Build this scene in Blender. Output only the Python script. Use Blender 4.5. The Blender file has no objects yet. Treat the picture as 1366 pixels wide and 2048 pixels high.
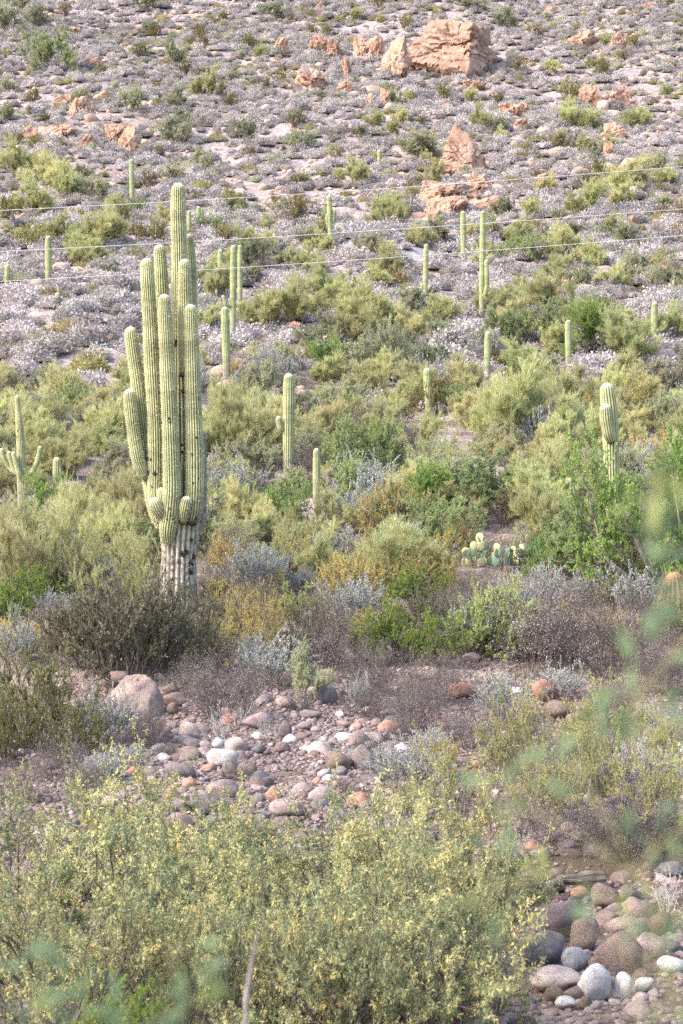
import bpy, bmesh, math, random
import numpy as np
from mathutils import Vector, Matrix

# ------------------------------------------------------------------ camera, sky, sun, exposure
SC = bpy.context.scene
COL = SC.collection
FP = 1024 * 70 / 18.0            # focal length in photo pixels (photo is 1366 x 2048)
cam_d = bpy.data.cameras.new('camera')
cam_d.sensor_fit = 'VERTICAL'
cam_d.sensor_height = 36.0
cam_d.sensor_width = 24.0
cam_d.lens = 70.0
cam_d.clip_start = 0.1
cam_d.clip_end = 3000.0
cam_d.dof.use_dof = True
cam_d.dof.focus_distance = 40.0
cam_d.dof.aperture_fstop = 5.0
cam = bpy.data.objects.new('camera', cam_d)
COL.objects.link(cam)
cam.location = (0, 0, 0)
cam.rotation_euler = (math.radians(90), 0, 0)
SC.camera = cam

SUN_EL, SUN_AZ = math.radians(41), math.atan2(-0.90, -0.42)   # azimuth clockwise from +Y
world = bpy.data.worlds.new('World')
SC.world = world
world.use_nodes = True
wn = world.node_tree
bg = wn.nodes['Background']
sky = wn.nodes.new('ShaderNodeTexSky')
sky.sky_type = 'NISHITA'
sky.sun_disc = False
sky.sun_elevation = SUN_EL
sky.sun_rotation = SUN_AZ
sky.air_density = 1.0
sky.dust_density = 3.0
wn.links.new(sky.outputs[0], bg.inputs[0])
bg.inputs[1].default_value = 0.15
sun_d = bpy.data.lights.new('sun', 'SUN')
sun_d.energy = 1.15
sun_d.angle = math.radians(18)
sun_d.color = (1.0, 0.93, 0.84)
sun = bpy.data.objects.new('sun', sun_d)
COL.objects.link(sun)
sdir = Vector((math.sin(SUN_AZ) * math.cos(SUN_EL), math.cos(SUN_AZ) * math.cos(SUN_EL), math.sin(SUN_EL)))
sun.rotation_euler = sdir.to_track_quat('Z', 'Y').to_euler()
SC.view_settings.view_transform = 'Standard'
SC.view_settings.look = 'None'
SC.view_settings.exposure = 2.02
SC.view_settings.gamma = 1.0
SC.view_settings.use_curve_mapping = False
SC.cycles.max_bounces = 7
SC.cycles.diffuse_bounces = 4
SC.cycles.transmission_bounces = 5
SC.cycles.glossy_bounces = 1
SC.cycles.use_denoising = False
SC.cycles.denoiser = 'OPENIMAGEDENOISE'
SC.cycles.denoising_input_passes = 'RGB_ALBEDO_NORMAL'
SC.cycles.denoising_prefilter = 'ACCURATE'

RNG = np.random.default_rng(7)

# ------------------------------------------------------------------ noise
def _hash(ix, iy, iz, seed):
    h = (ix.astype(np.int64) * 374761393 + iy.astype(np.int64) * 668265263 + iz.astype(np.int64) * 2147483647 + seed * 1274126177) & 0xffffffff
    h = ((h ^ (h >> 13)) * 1274126177) & 0xffffffff
    h = h ^ (h >> 16)
    return (h & 0xffff) / 65535.0

def vnoise(x, y, z=None, seed=0):
    x = np.asarray(x, float); y = np.asarray(y, float)
    z = np.zeros_like(x) if z is None else np.asarray(z, float)
    ix, iy, iz = np.floor(x), np.floor(y), np.floor(z)
    fx, fy, fz = x - ix, y - iy, z - iz
    fx, fy, fz = fx*fx*(3-2*fx), fy*fy*(3-2*fy), fz*fz*(3-2*fz)
    r = 0
    for dx in (0, 1):
        for dy in (0, 1):
            for dz in (0, 1):
                w = (fx if dx else 1-fx) * (fy if dy else 1-fy) * (fz if dz else 1-fz)
                r = r + w * _hash(ix+dx, iy+dy, iz+dz, seed)
    return r * 2 - 1

def fbm(x, y, z=None, seed=0, octv=4, gain=0.5):
    a, f, r = 1.0, 1.0, 0
    for k in range(octv):
        r = r + a * vnoise(x*f, y*f, None if z is None else np.asarray(z)*f, seed + k*17)
        a *= gain; f *= 2.03
    return r

# ------------------------------------------------------------------ terrain
PROF = [(16, 2040), (18, 1900), (23, 1700), (31, 1500), (36, 1400), (40, 1320), (45, 1240), (52, 1130), (58, 1050), (65, 965),
        (75, 880), (90, 775), (105, 660), (125, 560), (160, 440), (200, 300), (250, 150), (300, 20), (340, -70), (400, -190), (440, -230)]
_pY = [-80, -20, 0, 3, 7, 11, 14] + [a for a, b in PROF] + [480, 560, 800, 1500]
_pZ = [-1.3, -1.5, -1.62, -1.66, -2.1, -3.2, -3.9] + [(1024 - b) / FP * a for a, b in PROF] + [146, 150, 120, 60]
_gY = np.arange(-80, 1500, 0.5)
_gZ = np.interp(_gY, _pY, _pZ)
_k = np.hanning(13); _k /= _k.sum()
_gZ2 = np.convolve(np.pad(_gZ, 6, mode='edge'), _k, 'valid')
_k = np.hanning(41); _k /= _k.sum()
_gZ3 = np.convolve(np.pad(_gZ, 20, mode='edge'), _k, 'valid')
_m = np.clip((_gY - 60) / 60, 0, 1)
_gZ = _gZ2 * (1 - _m) + _gZ3 * _m

def sstep(a, b, x):
    t = np.clip((np.asarray(x, float) - a) / (b - a), 0, 1)
    return t * t * (3 - 2 * t)

def H(x, Y):
    x = np.asarray(x, float); Y = np.asarray(Y, float)
    z = np.interp(Y, _gY, _gZ)
    hill = sstep(85, 150, Y)
    mid = sstep(38, 60, Y)
    z = z + 0.05 * fbm(x*1.1, Y*1.1, seed=3) * sstep(8, 16, Y)
    z = z + 0.22 * mid * fbm(x*0.22, Y*0.22, seed=5)
    z = z + hill * (0.9 * fbm(x*0.06, Y*0.05, seed=11) + 0.22 * fbm(x*0.5, Y*0.5, seed=13))
    u = x / np.maximum(Y, 20)
    z = z + 1.3 * np.exp(-((u + 0.15) / 0.055)**2) * np.exp(-((Y - 106) / 14)**2)      # pale mound on the left
    z = z + 0.9 * np.exp(-((u - 0.02) / 0.03)**2) * np.exp(-((Y - 140) / 10)**2)       # grey mound in the middle
    z = z - 0.35 * np.exp(-((x - 2.0 - 0.1*(Y-20)) / 1.4)**2) * sstep(17, 20, Y) * (1 - sstep(26, 31, Y))
    bank = 22.7 + 0.5*vnoise(x*0.9, x*0 + 2.0, seed=23)
    z = z + 0.50 * sstep(1.7, 2.5, x) * sstep(bank, bank + 0.35, Y) * (1 - sstep(26, 33, Y))
    z = z + 0.55 * sstep(40, 44, Y) * (1 - sstep(48, 56, Y)) * 0.3
    return z

_rayY = np.concatenate([np.arange(13, 60, 0.1), np.arange(60, 445, 0.35)])
def ground(px, py):
    """The ground point the photo shows at pixel (px, py)."""
    xs = (px - 683) / FP * _rayY
    zs = (1024 - py) / FP * _rayY
    h = H(xs, _rayY)
    hit = np.nonzero(h >= zs)[0]
    i = hit[0] if len(hit) else len(_rayY) - 1
    Y = _rayY[i]
    x = (px - 683) / FP * Y
    return float(x), float(Y), float(H(x, Y))

def at(px, Y):
    x = (px - 683) / FP * Y
    return float(x), float(Y), float(H(x, Y))

def pix(x, Y, z):
    return 683 + FP * x / Y, 1024 - FP * z / Y

# ------------------------------------------------------------------ mesh helpers
def mk_mesh(name, V, F, mats=(), attrs=None, smooth=False, mat_idx=None):
    """V (n,3); F: one (m,k) array or a list of such arrays."""
    if not isinstance(F, list):
        F = [F]
    F = [np.asarray(f, np.int64) for f in F if len(f)]
    me = bpy.data.meshes.new(name)
    V = np.asarray(V, np.float32)
    me.vertices.add(len(V)); me.vertices.foreach_set('co', V.ravel())
    nl = sum(f.size for f in F); nf = sum(len(f) for f in F)
    me.loops.add(nl); me.polygons.add(nf)
    me.loops.foreach_set('vertex_index', np.concatenate([f.ravel() for f in F]).astype(np.int32))
    tot = np.concatenate([np.full(len(f), f.shape[1]) for f in F])
    st = np.concatenate([[0], np.cumsum(tot)[:-1]])
    me.polygons.foreach_set('loop_start', st.astype(np.int32))
    for m in mats:
        me.materials.append(m)
    if mat_idx is not None:
        me.polygons.foreach_set('material_index', np.asarray(mat_idx, np.int32))
    me.update(calc_edges=True)
    me.polygons.foreach_set('use_smooth', np.full(nf, bool(smooth)))
    for k, a in (attrs or {}).items():
        at_ = me.attributes.new(k, 'FLOAT', 'POINT')
        at_.data.foreach_set('value', np.asarray(a, np.float32))
    return me

def nrm(v):
    return v / np.maximum(np.linalg.norm(v, axis=-1, keepdims=True), 1e-9)

def tubes(P, R, k=3):
    """P (N,n,3) polylines, R (N,n) radii -> verts, quads."""
    N, n, _ = P.shape
    T = np.gradient(P, axis=1)
    T = nrm(T)
    ref = np.where(np.abs(T[:, :1, 2:3]) > 0.8, np.array([[[1.0, 0.1, 0]]]), np.array([[[0.1, 0, 1.0]]]))
    U = nrm(np.cross(T, np.broadcast_to(ref, T.shape)))
    W = np.cross(T, U)
    a = np.arange(k) * 2 * np.pi / k
    ring = U[:, :, None, :] * np.cos(a)[None, None, :, None] + W[:, :, None, :] * np.sin(a)[None, None, :, None]
    V = P[:, :, None, :] + ring * R[:, :, None, None]
    idx = np.arange(N*n*k).reshape(N, n, k)
    nx = np.roll(idx, -1, axis=2)
    F = np.stack([idx[:, :-1], nx[:, :-1], nx[:, 1:], idx[:, 1:]], -1).reshape(-1, 4)
    return V.reshape(-1, 3), F

def sweep(rng, P0, D, L, n, wob, bend):
    pts = [P0]; d = nrm(D)
    st = (L / (n - 1))[:, None]
    for k in range(n - 1):
        d = nrm(d + rng.normal(0, wob, d.shape) + np.array([0, 0, bend]))
        pts.append(pts[-1] + d * st)
    return np.stack(pts, 1)

def grow(rng, stems, base_r, lean, length, rad, levels, n=5, wob=0.18, bend=0.04, squash=1.0):
    """Branch levels as (points, radii, clump id).  levels: (children, length ratio, angle, bend)."""
    az = rng.uniform(0, 2*np.pi, stems)
    ln = np.radians(rng.uniform(lean[0], lean[1], stems))
    D = np.stack([np.sin(ln)*np.cos(az), np.sin(ln)*np.sin(az)*squash, np.cos(ln)], 1)
    P0 = np.stack([np.cos(az), np.sin(az), np.zeros(stems)], 1) * (base_r * rng.uniform(0, 1, stems)**0.5)[:, None]
    L = length * rng.uniform(0.7, 1.15, stems)
    R = rad * rng.uniform(0.6, 1.1, stems)
    cl = rng.uniform(0, 1, stems)
    out = []
    for i in range(len(levels) + 1):
        P = sweep(rng, P0, D, L, n, wob, bend)
        tip = 0.55 if i < len(levels) else 0.35
        RR = R[:, None] * np.linspace(1, tip, n)[None]
        out.append((P, RR, cl))
        if i == len(levels):
            break
        m, lr, ang, bend = levels[i]
        N = len(P)
        par = np.repeat(np.arange(N), m)
        t = rng.uniform(0.3, 1.0, N*m); t[::m] = 1.0
        f = t * (n - 1); i0 = np.minimum(f.astype(int), n - 2); fr = (f - i0)[:, None]
        P0 = P[par, i0] * (1 - fr) + P[par, i0 + 1] * fr
        T = nrm(P[par, i0 + 1] - P[par, i0])
        rv = nrm(rng.normal(0, 1, T.shape)); rv = nrm(rv - T * (rv*T).sum(1, keepdims=True))
        a = np.radians(ang) * rng.uniform(0.5, 1.3, N*m)[:, None]
        D = T*np.cos(a) + rv*np.sin(a)
        L = L[par] * lr * rng.uniform(0.6, 1.2, N*m)
        R = RR[par, i0] * 0.65
        cl = np.clip(cl[par] * 0.6 + rng.uniform(0, 0.4, N*m), 0, 1)
    return out

def leaves(rng, P, cl, per, tr, ln, wd, mix, bias, cw=0.5):
    """Diamond leaves along polylines P.  mix: share of the branch's own direction; bias: (x,y,z) added."""
    N, n, _ = P.shape
    par = np.repeat(np.arange(N), per)
    M = len(par)
    f = rng.uniform(tr[0], tr[1], M) * (n - 1); i0 = np.minimum(f.astype(int), n - 2); fr = (f - i0)[:, None]
    B = P[par, i0]*(1-fr) + P[par, i0+1]*fr
    T = nrm(P[par, i0+1] - P[par, i0])
    D = nrm(T*mix + nrm(rng.normal(0, 1, (M, 3)))*(1-mix) + np.array(bias))
    S = nrm(np.cross(D, rng.normal(0, 1, (M, 3))))
    L = (ln * rng.uniform(0.6, 1.3, M))[:, None]; W = (wd * rng.uniform(0.7, 1.3, M))[:, None]
    V = np.stack([B, B + D*L*0.5 + S*W*0.5, B + D*L, B + D*L*0.5 - S*W*0.5], 1).reshape(-1, 3)
    F = np.arange(M*4).reshape(M, 4)
    tint = np.clip(cl[par]*cw + rng.uniform(0, 1, M)*(1-cw), 0, 1)
    return V, F, np.repeat(tint, 4)

def join(parts):
    """[(V,F,tint or None), ...] -> V, F list, tint"""
    Vs, Fs, Ts, o = [], [], [], 0
    for V, F, t in parts:
        Vs.append(V); Fs.append(F + o); Ts.append(np.full(len(V), 0.5) if t is None else t); o += len(V)
    return np.concatenate(Vs), Fs, np.concatenate(Ts)

# ------------------------------------------------------------------ materials
def _nt(name):
    m = bpy.data.materials.new(name); m.use_nodes = True
    nt = m.node_tree
    for n in list(nt.nodes):
        nt.nodes.remove(n)
    return m, nt, nt.nodes, nt.links

def _ramp(N, stops, interp='LINEAR'):
    r = N.new('ShaderNodeValToRGB')
    e = r.color_ramp.elements
    r.color_ramp.interpolation = interp
    while len(e) < len(stops):
        e.new(0.5)
    for k, (p, c) in enumerate(stops):
        e[k].position = p; e[k].color = (*c, 1)
    return r

def leaf_mat(name, stops, transl=0.3, vary=0.25, hue=0.03, rough=0.75):
    m, nt, N, L = _nt(name)
    a = N.new('ShaderNodeAttribute'); a.attribute_name = 'tint'
    r = _ramp(N, stops)
    L.new(a.outputs['Fac'], r.inputs[0])
    oi = N.new('ShaderNodeObjectInfo')
    hs = N.new('ShaderNodeHueSaturation')
    mr = N.new('ShaderNodeMapRange'); mr.inputs[3].default_value = 1 - vary; mr.inputs[4].default_value = 1 + vary
    L.new(oi.outputs['Random'], mr.inputs[0]); L.new(mr.outputs[0], hs.inputs['Value'])
    mu = N.new('ShaderNodeMath'); mu.operation = 'MULTIPLY'; mu.inputs[1].default_value = 7.31
    fr = N.new('ShaderNodeMath'); fr.operation = 'FRACT'
    L.new(oi.outputs['Random'], mu.inputs[0]); L.new(mu.outputs[0], fr.inputs[0])
    mh = N.new('ShaderNodeMapRange'); mh.inputs[3].default_value = 0.5 - hue; mh.inputs[4].default_value = 0.5 + hue
    L.new(fr.outputs[0], mh.inputs[0]); L.new(mh.outputs[0], hs.inputs['Hue'])
    L.new(r.outputs[0], hs.inputs['Color'])
    d = N.new('ShaderNodeBsdfPrincipled'); d.inputs['Roughness'].default_value = rough
    d.inputs['Specular IOR Level'].default_value = 0.25
    t = N.new('ShaderNodeBsdfTranslucent')
    L.new(hs.outputs[0], d.inputs['Base Color']); L.new(hs.outputs[0], t.inputs[0])
    mx = N.new('ShaderNodeMixShader'); mx.inputs[0].default_value = transl
    L.new(d.outputs[0], mx.inputs[1]); L.new(t.outputs[0], mx.inputs[2])
    o = N.new('ShaderNodeOutputMaterial'); L.new(mx.outputs[0], o.inputs[0])
    return m

def wood_mat(name, c1, c2, scale=14, vary=0.2):
    m, nt, N, L = _nt(name)
    tc = N.new('ShaderNodeTexCoord')
    no = N.new('ShaderNodeTexNoise'); no.inputs['Scale'].default_value = scale; no.inputs['Detail'].default_value = 4
    L.new(tc.outputs['Object'], no.inputs['Vector'])
    r = _ramp(N, [(0.3, c1), (0.7, c2)])
    L.new(no.outputs[0], r.inputs[0])
    oi = N.new('ShaderNodeObjectInfo'); hs = N.new('ShaderNodeHueSaturation')
    mr = N.new('ShaderNodeMapRange'); mr.inputs[3].default_value = 1-vary; mr.inputs[4].default_value = 1+vary
    L.new(oi.outputs['Random'], mr.inputs[0]); L.new(mr.outputs[0], hs.inputs['Value']); L.new(r.outputs[0], hs.inputs['Color'])
    d = N.new('ShaderNodeBsdfPrincipled'); d.inputs['Roughness'].default_value = 0.85
    L.new(hs.outputs[0], d.inputs['Base Color'])
    o = N.new('ShaderNodeOutputMaterial'); L.new(d.outputs[0], o.inputs[0])
    return m

def rock_mat(name, stops, scale, fine, vary=0.2, sat=0.25, bump=0.4, palette=None, bands=None, crack=0.35):
    m, nt, N, L = _nt(name)
    tc = N.new('ShaderNodeTexCoord'); oi = N.new('ShaderNodeObjectInfo')
    ad = N.new('ShaderNodeVectorMath'); ad.operation = 'ADD'
    sc = N.new('ShaderNodeVectorMath'); sc.operation = 'SCALE'; sc.inputs['Scale'].default_value = 40
    L.new(oi.outputs['Location'], sc.inputs[0]); L.new(tc.outputs['Object'], ad.inputs[0]); L.new(sc.outputs[0], ad.inputs[1])
    n1 = N.new('ShaderNodeTexNoise'); n1.inputs['Scale'].default_value = scale; n1.inputs['Detail'].default_value = 6; n1.inputs['Roughness'].default_value = 0.65
    L.new(ad.outputs[0], n1.inputs['Vector'])
    r = _ramp(N, stops); L.new(n1.outputs[0], r.inputs[0])
    col = r.outputs[0]
    if palette:
        pr = _ramp(N, palette); L.new(oi.outputs['Random'], pr.inputs[0])
        mxp = N.new('ShaderNodeMix'); mxp.data_type = 'RGBA'; mxp.blend_type = 'MULTIPLY'; mxp.inputs[0].default_value = 1.0
        L.new(col, mxp.inputs[6]); L.new(pr.outputs[0], mxp.inputs[7]); col = mxp.outputs[2]
    n2 = N.new('ShaderNodeTexNoise'); n2.inputs['Scale'].default_value = fine; n2.inputs['Detail'].default_value = 8; n2.inputs['Roughness'].default_value = 0.75
    L.new(ad.outputs[0], n2.inputs['Vector'])
    mr2 = N.new('ShaderNodeMapRange'); mr2.inputs[1].default_value = 0.3; mr2.inputs[2].default_value = 0.7; mr2.inputs[3].default_value = 0.7; mr2.inputs[4].default_value = 1.25
    L.new(n2.outputs[0], mr2.inputs[0])
    vm = N.new('ShaderNodeVectorMath'); vm.operation = 'SCALE'; L.new(col, vm.inputs[0]); L.new(mr2.outputs[0], vm.inputs['Scale'])
    hs = N.new('ShaderNodeHueSaturation'); L.new(vm.outputs[0], hs.inputs['Color'])
    mu = N.new('ShaderNodeMath'); mu.operation = 'MULTIPLY'; mu.inputs[1].default_value = 9.7
    fr = N.new('ShaderNodeMath'); fr.operation = 'FRACT'; L.new(oi.outputs['Random'], mu.inputs[0]); L.new(mu.outputs[0], fr.inputs[0])
    mv = N.new('ShaderNodeMapRange'); mv.inputs[3].default_value = 1-vary; mv.inputs[4].default_value = 1+vary
    L.new(fr.outputs[0], mv.inputs[0]); L.new(mv.outputs[0], hs.inputs['Value'])
    d = N.new('ShaderNodeBsdfPrincipled'); d.inputs['Roughness'].default_value = 0.85; d.inputs['Specular IOR Level'].default_value = 0.25
    L.new(hs.outputs[0], d.inputs['Base Color'])
    bp = N.new('ShaderNodeBump'); bp.inputs['Strength'].default_value = bump; bp.inputs['Distance'].default_value = 0.5 / fine
    L.new(n2.outputs[0], bp.inputs['Height']); L.new(bp.outputs[0], d.inputs['Normal'])
    o = N.new('ShaderNodeOutputMaterial'); L.new(d.outputs[0], o.inputs[0])
    return m

def plain_mat(name, c, rough=0.6, metal=0.0, noise=0.15, scale=20):
    m, nt, N, L = _nt(name)
    tc = N.new('ShaderNodeTexCoord')
    no = N.new('ShaderNodeTexNoise'); no.inputs['Scale'].default_value = scale; no.inputs['Detail'].default_value = 4
    L.new(tc.outputs['Object'], no.inputs['Vector'])
    r = _ramp(N, [(0.3, tuple(x*(1-noise) for x in c)), (0.7, tuple(x*(1+noise) for x in c))])
    L.new(no.outputs[0], r.inputs[0])
    d = N.new('ShaderNodeBsdfPrincipled'); d.inputs['Roughness'].default_value = rough; d.inputs['Metallic'].default_value = metal
    L.new(r.outputs[0], d.inputs['Base Color'])
    o = N.new('ShaderNodeOutputMaterial'); L.new(d.outputs[0], o.inputs[0])
    return m

def cactus_mat(name, valley, crest, tipc, bark1, bark2, bands=0.34):
    """attributes: rib 0 valley .. 1 crest, tip 0..1 woolly top, bark 0..1 corky grey, joint 0..1 dark cork."""
    m, nt, N, L = _nt(name)
    def attr(k):
        a = N.new('ShaderNodeAttribute'); a.attribute_name = k; return a.outputs['Fac']
    def mixc(f, a, b):
        x = N.new('ShaderNodeMix'); x.data_type = 'RGBA'
        for s, v in ((0, f), (6, a), (7, b)):
            if isinstance(v, tuple): x.inputs[s].default_value = (*v, 1)
            elif isinstance(v, float): x.inputs[s].default_value = v
            else: L.new(v, x.inputs[s])
        return x.outputs[2]
    tc = N.new('ShaderNodeTexCoord')
    no = N.new('ShaderNodeTexNoise'); no.inputs['Scale'].default_value = 1.3; no.inputs['Detail'].default_value = 3
    mp = N.new('ShaderNodeMapping'); mp.inputs['Scale'].default_value = (0.35, 0.35, 2.2)
    L.new(tc.outputs['Object'], mp.inputs[0]); L.new(mp.outputs[0], no.inputs['Vector'])
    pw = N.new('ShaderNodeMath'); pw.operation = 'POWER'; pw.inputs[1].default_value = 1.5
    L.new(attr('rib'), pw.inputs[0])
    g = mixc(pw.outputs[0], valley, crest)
    mr = N.new('ShaderNodeMapRange'); mr.inputs[1].default_value = 0.3; mr.inputs[2].default_value = 0.7
    mr.inputs[3].default_value = 1-bands; mr.inputs[4].default_value = 1+bands
    L.new(no.outputs[0], mr.inputs[0])
    vs = N.new('ShaderNodeVectorMath'); vs.operation = 'SCALE'; L.new(g, vs.inputs[0]); L.new(mr.outputs[0], vs.inputs['Scale'])
    n3 = N.new('ShaderNodeTexNoise'); n3.inputs['Scale'].default_value = 2.6; n3.inputs['Detail'].default_value = 7; n3.inputs['Roughness'].default_value = 0.7
    L.new(tc.outputs['Object'], n3.inputs['Vector'])
    mb = N.new('ShaderNodeMapRange'); mb.inputs[1].default_value = 0.57; mb.inputs[2].default_value = 0.72; mb.inputs[4].default_value = 0.65; L.new(n3.outputs[0], mb.inputs[0])
    g = mixc(mb.outputs[0], vs.outputs[0], bark2)
    g = mixc(attr('tip'), g, tipc)
    n2 = N.new('ShaderNodeTexNoise'); n2.inputs['Scale'].default_value = 9; n2.inputs['Detail'].default_value = 6
    L.new(tc.outputs['Object'], n2.inputs['Vector'])
    rb = _ramp(N, [(0.32, tuple(x*0.25 for x in bark2)), (0.42, bark2), (0.6, bark1)]); L.new(n2.outputs[0], rb.inputs[0])
    bk = mixc(attr('rib'), bark2, rb.outputs[0])
    g = mixc(attr('bark'), g, bk)
    g = mixc(attr('joint'), g, (0.035, 0.024, 0.018))
    d = N.new('ShaderNodeBsdfPrincipled'); d.inputs['Roughness'].default_value = 0.7; d.inputs['Specular IOR Level'].default_value = 0.25
    L.new(g, d.inputs['Base Color'])
    o = N.new('ShaderNodeOutputMaterial'); L.new(d.outputs[0], o.inputs[0])
    return m

M = {}
M['palo_leaf'] = leaf_mat('palo_verde_twigs', [(0.0, (0.24, 0.245, 0.11)), (0.45, (0.45, 0.445, 0.21)), (1.0, (0.64, 0.60, 0.35))], 0.45, 0.22, 0.02)
M['green_leaf'] = leaf_mat('green_leaves', [(0.0, (0.17, 0.22, 0.09)), (0.5, (0.32, 0.375, 0.16)), (1.0, (0.53, 0.54, 0.28))], 0.45, 0.2, 0.02)
M['greygreen_leaf'] = leaf_mat('grey_green_leaves', [(0.0, (0.20, 0.21, 0.13)), (0.5, (0.36, 0.365, 0.22)), (1.0, (0.54, 0.53, 0.35))], 0.4, 0.25, 0.025)
M['creosote_leaf'] = leaf_mat('olive_leaves', [(0.0, (0.13, 0.12, 0.055)), (0.5, (0.27, 0.235, 0.10)), (1.0, (0.44, 0.36, 0.15))], 0.3, 0.3, 0.025)
M['brittle_leaf'] = leaf_mat('brittlebush_leaves', [(0.0, (0.28, 0.247, 0.237)), (0.5, (0.39, 0.352, 0.338)), (1.0, (0.475, 0.43, 0.41))], 0.2, 0.3, 0.03)
M['bursage_leaf'] = leaf_mat('bursage_leaves', [(0.0, (0.17, 0.15, 0.135)), (0.5, (0.28, 0.25, 0.215)), (1.0, (0.39, 0.35, 0.30))], 0.2, 0.3, 0.03)
M['jojoba_leaf'] = leaf_mat('jojoba_leaves', [(0.0, (0.07, 0.075, 0.055)), (0.55, (0.15, 0.145, 0.095)), (0.85, (0.27, 0.23, 0.13)), (1.0, (0.46, 0.36, 0.18))], 0.25, 0.1, 0.01)
M['yjojoba_leaf'] = leaf_mat('yellowing_jojoba_leaves', [(0.0, (0.07, 0.085, 0.05)), (0.5, (0.15, 0.16, 0.075)), (0.8, (0.32, 0.28, 0.08)), (1.0, (0.5, 0.38, 0.10))], 0.25, 0.1, 0.01)
M['lav_leaf'] = leaf_mat('silver_leaves', [(0.0, (0.20, 0.21, 0.20)), (0.5, (0.36, 0.37, 0.34)), (1.0, (0.56, 0.56, 0.50))], 0.2, 0.12, 0.02)
M['gold_leaf'] = leaf_mat('golden_leaves', [(0.0, (0.20, 0.20, 0.075)), (0.42, (0.43, 0.385, 0.15)), (0.85, (0.68, 0.49, 0.16))], 0.35, 0.15, 0.015)
M['ygold_leaf'] = leaf_mat('yellow_green_leaves', [(0.0, (0.15, 0.165, 0.065)), (0.5, (0.33, 0.335, 0.135)), (0.8, (0.50, 0.44, 0.17)), (1.0, (0.64, 0.44, 0.15))], 0.35, 0.15, 0.015)
M['mesq_leaf'] = leaf_mat('mesquite_leaves', [(0.0, (0.065, 0.085, 0.042)), (0.42, (0.21, 0.24, 0.125)), (0.60, (0.38, 0.39, 0.19)), (0.70, (0.62, 0.53, 0.22)), (0.86, (0.72, 0.51, 0.20))], 0.3, 0.14, 0.006)
M['near_leaf'] = leaf_mat('pale_leaves', [(0.0, (0.13, 0.19, 0.12)), (0.45, (0.18, 0.25, 0.12)), (0.7, (0.26, 0.31, 0.11)), (1.0, (0.42, 0.41, 0.15))], 0.4, 0.05, 0.005)
M['bright_leaf'] = leaf_mat('bright_green_leaves', [(0.0, (0.10, 0.18, 0.04)), (0.5, (0.22, 0.34, 0.085)), (1.0, (0.42, 0.52, 0.17))], 0.45, 0.08, 0.01)
M['lime_leaf'] = leaf_mat('lime_leaves', [(0.0, (0.08, 0.13, 0.03)), (0.5, (0.18, 0.25, 0.05)), (1.0, (0.38, 0.42, 0.09))], 0.35, 0.1, 0.01)
M['bark'] = wood_mat('grey_bark', (0.09, 0.075, 0.06), (0.24, 0.21, 0.17))
M['dark_bark'] = wood_mat('dark_bark', (0.035, 0.028, 0.026), (0.11, 0.09, 0.08))
M['twig'] = wood_mat('grey_twigs', (0.13, 0.11, 0.10), (0.30, 0.26, 0.24))
M['pale_twig'] = wood_mat('bleached_twigs', (0.30, 0.27, 0.25), (0.56, 0.52, 0.48))
M['purple_twig'] = wood_mat('brown_twigs', (0.05, 0.038, 0.037), (0.15, 0.115, 0.11))
M['green_bark'] = wood_mat('green_bark', (0.14, 0.14, 0.06), (0.30, 0.27, 0.13))
M['wood'] = wood_mat('weathered_wood', (0.06, 0.05, 0.042), (0.22, 0.18, 0.15), 6)

M['rock_orange'] = rock_mat('orange_rock', [(0.24, (0.15, 0.085, 0.065)), (0.38, (0.30, 0.175, 0.12)), (0.56, (0.40, 0.255, 0.185)), (0.68, (0.44, 0.32, 0.255)), (0.8, (0.36, 0.30, 0.27))], 0.9, 4.5, 0.12, bump=0.9)
M['rock_small'] = rock_mat('hill_rubble', [(0.3, (0.30, 0.21, 0.16)), (0.6, (0.42, 0.31, 0.25)), (0.8, (0.48, 0.40, 0.36))], 1.5, 8, 0.25)
M['rock_wash'] = rock_mat('river_stone', [(0.22, (0.10, 0.085, 0.085)), (0.45, (0.23, 0.195, 0.19)), (0.62, (0.29, 0.25, 0.245)), (0.8, (0.37, 0.33, 0.32))], 2.2, 12, 0.35, bump=0.6,
                          palette=[(0.0, (0.75, 0.72, 0.76)), (0.25, (1.0, 0.86, 0.82)), (0.5, (1.05, 1.0, 0.98)), (0.7, (0.72, 0.60, 0.58)), (0.85, (1.25, 1.1, 0.98)), (1.0, (1.45, 1.42, 1.36))])
M['rock_white'] = rock_mat('white_stone', [(0.22, (0.19, 0.175, 0.165)), (0.45, (0.40, 0.375, 0.355)), (0.75, (0.54, 0.52, 0.50))], 2.5, 12, 0.25, bump=0.5)
M['rock_brown'] = rock_mat('brown_boulder', [(0.25, (0.11, 0.075, 0.063)), (0.45, (0.23, 0.16, 0.135)), (0.65, (0.30, 0.225, 0.19)), (0.8, (0.40, 0.33, 0.29))], 2.2, 11, 0.12, bump=0.9)
M['rock_dark'] = rock_mat('dark_boulder', [(0.25, (0.08, 0.075, 0.08)), (0.55, (0.15, 0.135, 0.14)), (0.8, (0.24, 0.20, 0.20))], 3.0, 16, 0.12, bump=0.4)
M['rock_red'] = rock_mat('rusty_boulder', [(0.25, (0.20, 0.10, 0.075)), (0.5, (0.34, 0.18, 0.13)), (0.8, (0.42, 0.28, 0.23))], 3.0, 16, 0.1, bump=0.5)
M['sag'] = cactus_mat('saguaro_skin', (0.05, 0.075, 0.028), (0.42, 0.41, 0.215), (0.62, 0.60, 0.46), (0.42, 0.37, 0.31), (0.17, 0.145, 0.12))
M['sag_far'] = cactus_mat('saguaro_skin_far', (0.10, 0.14, 0.06), (0.36, 0.37, 0.18), (0.55, 0.54, 0.40), (0.42, 0.36, 0.30), (0.20, 0.17, 0.13))
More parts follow.
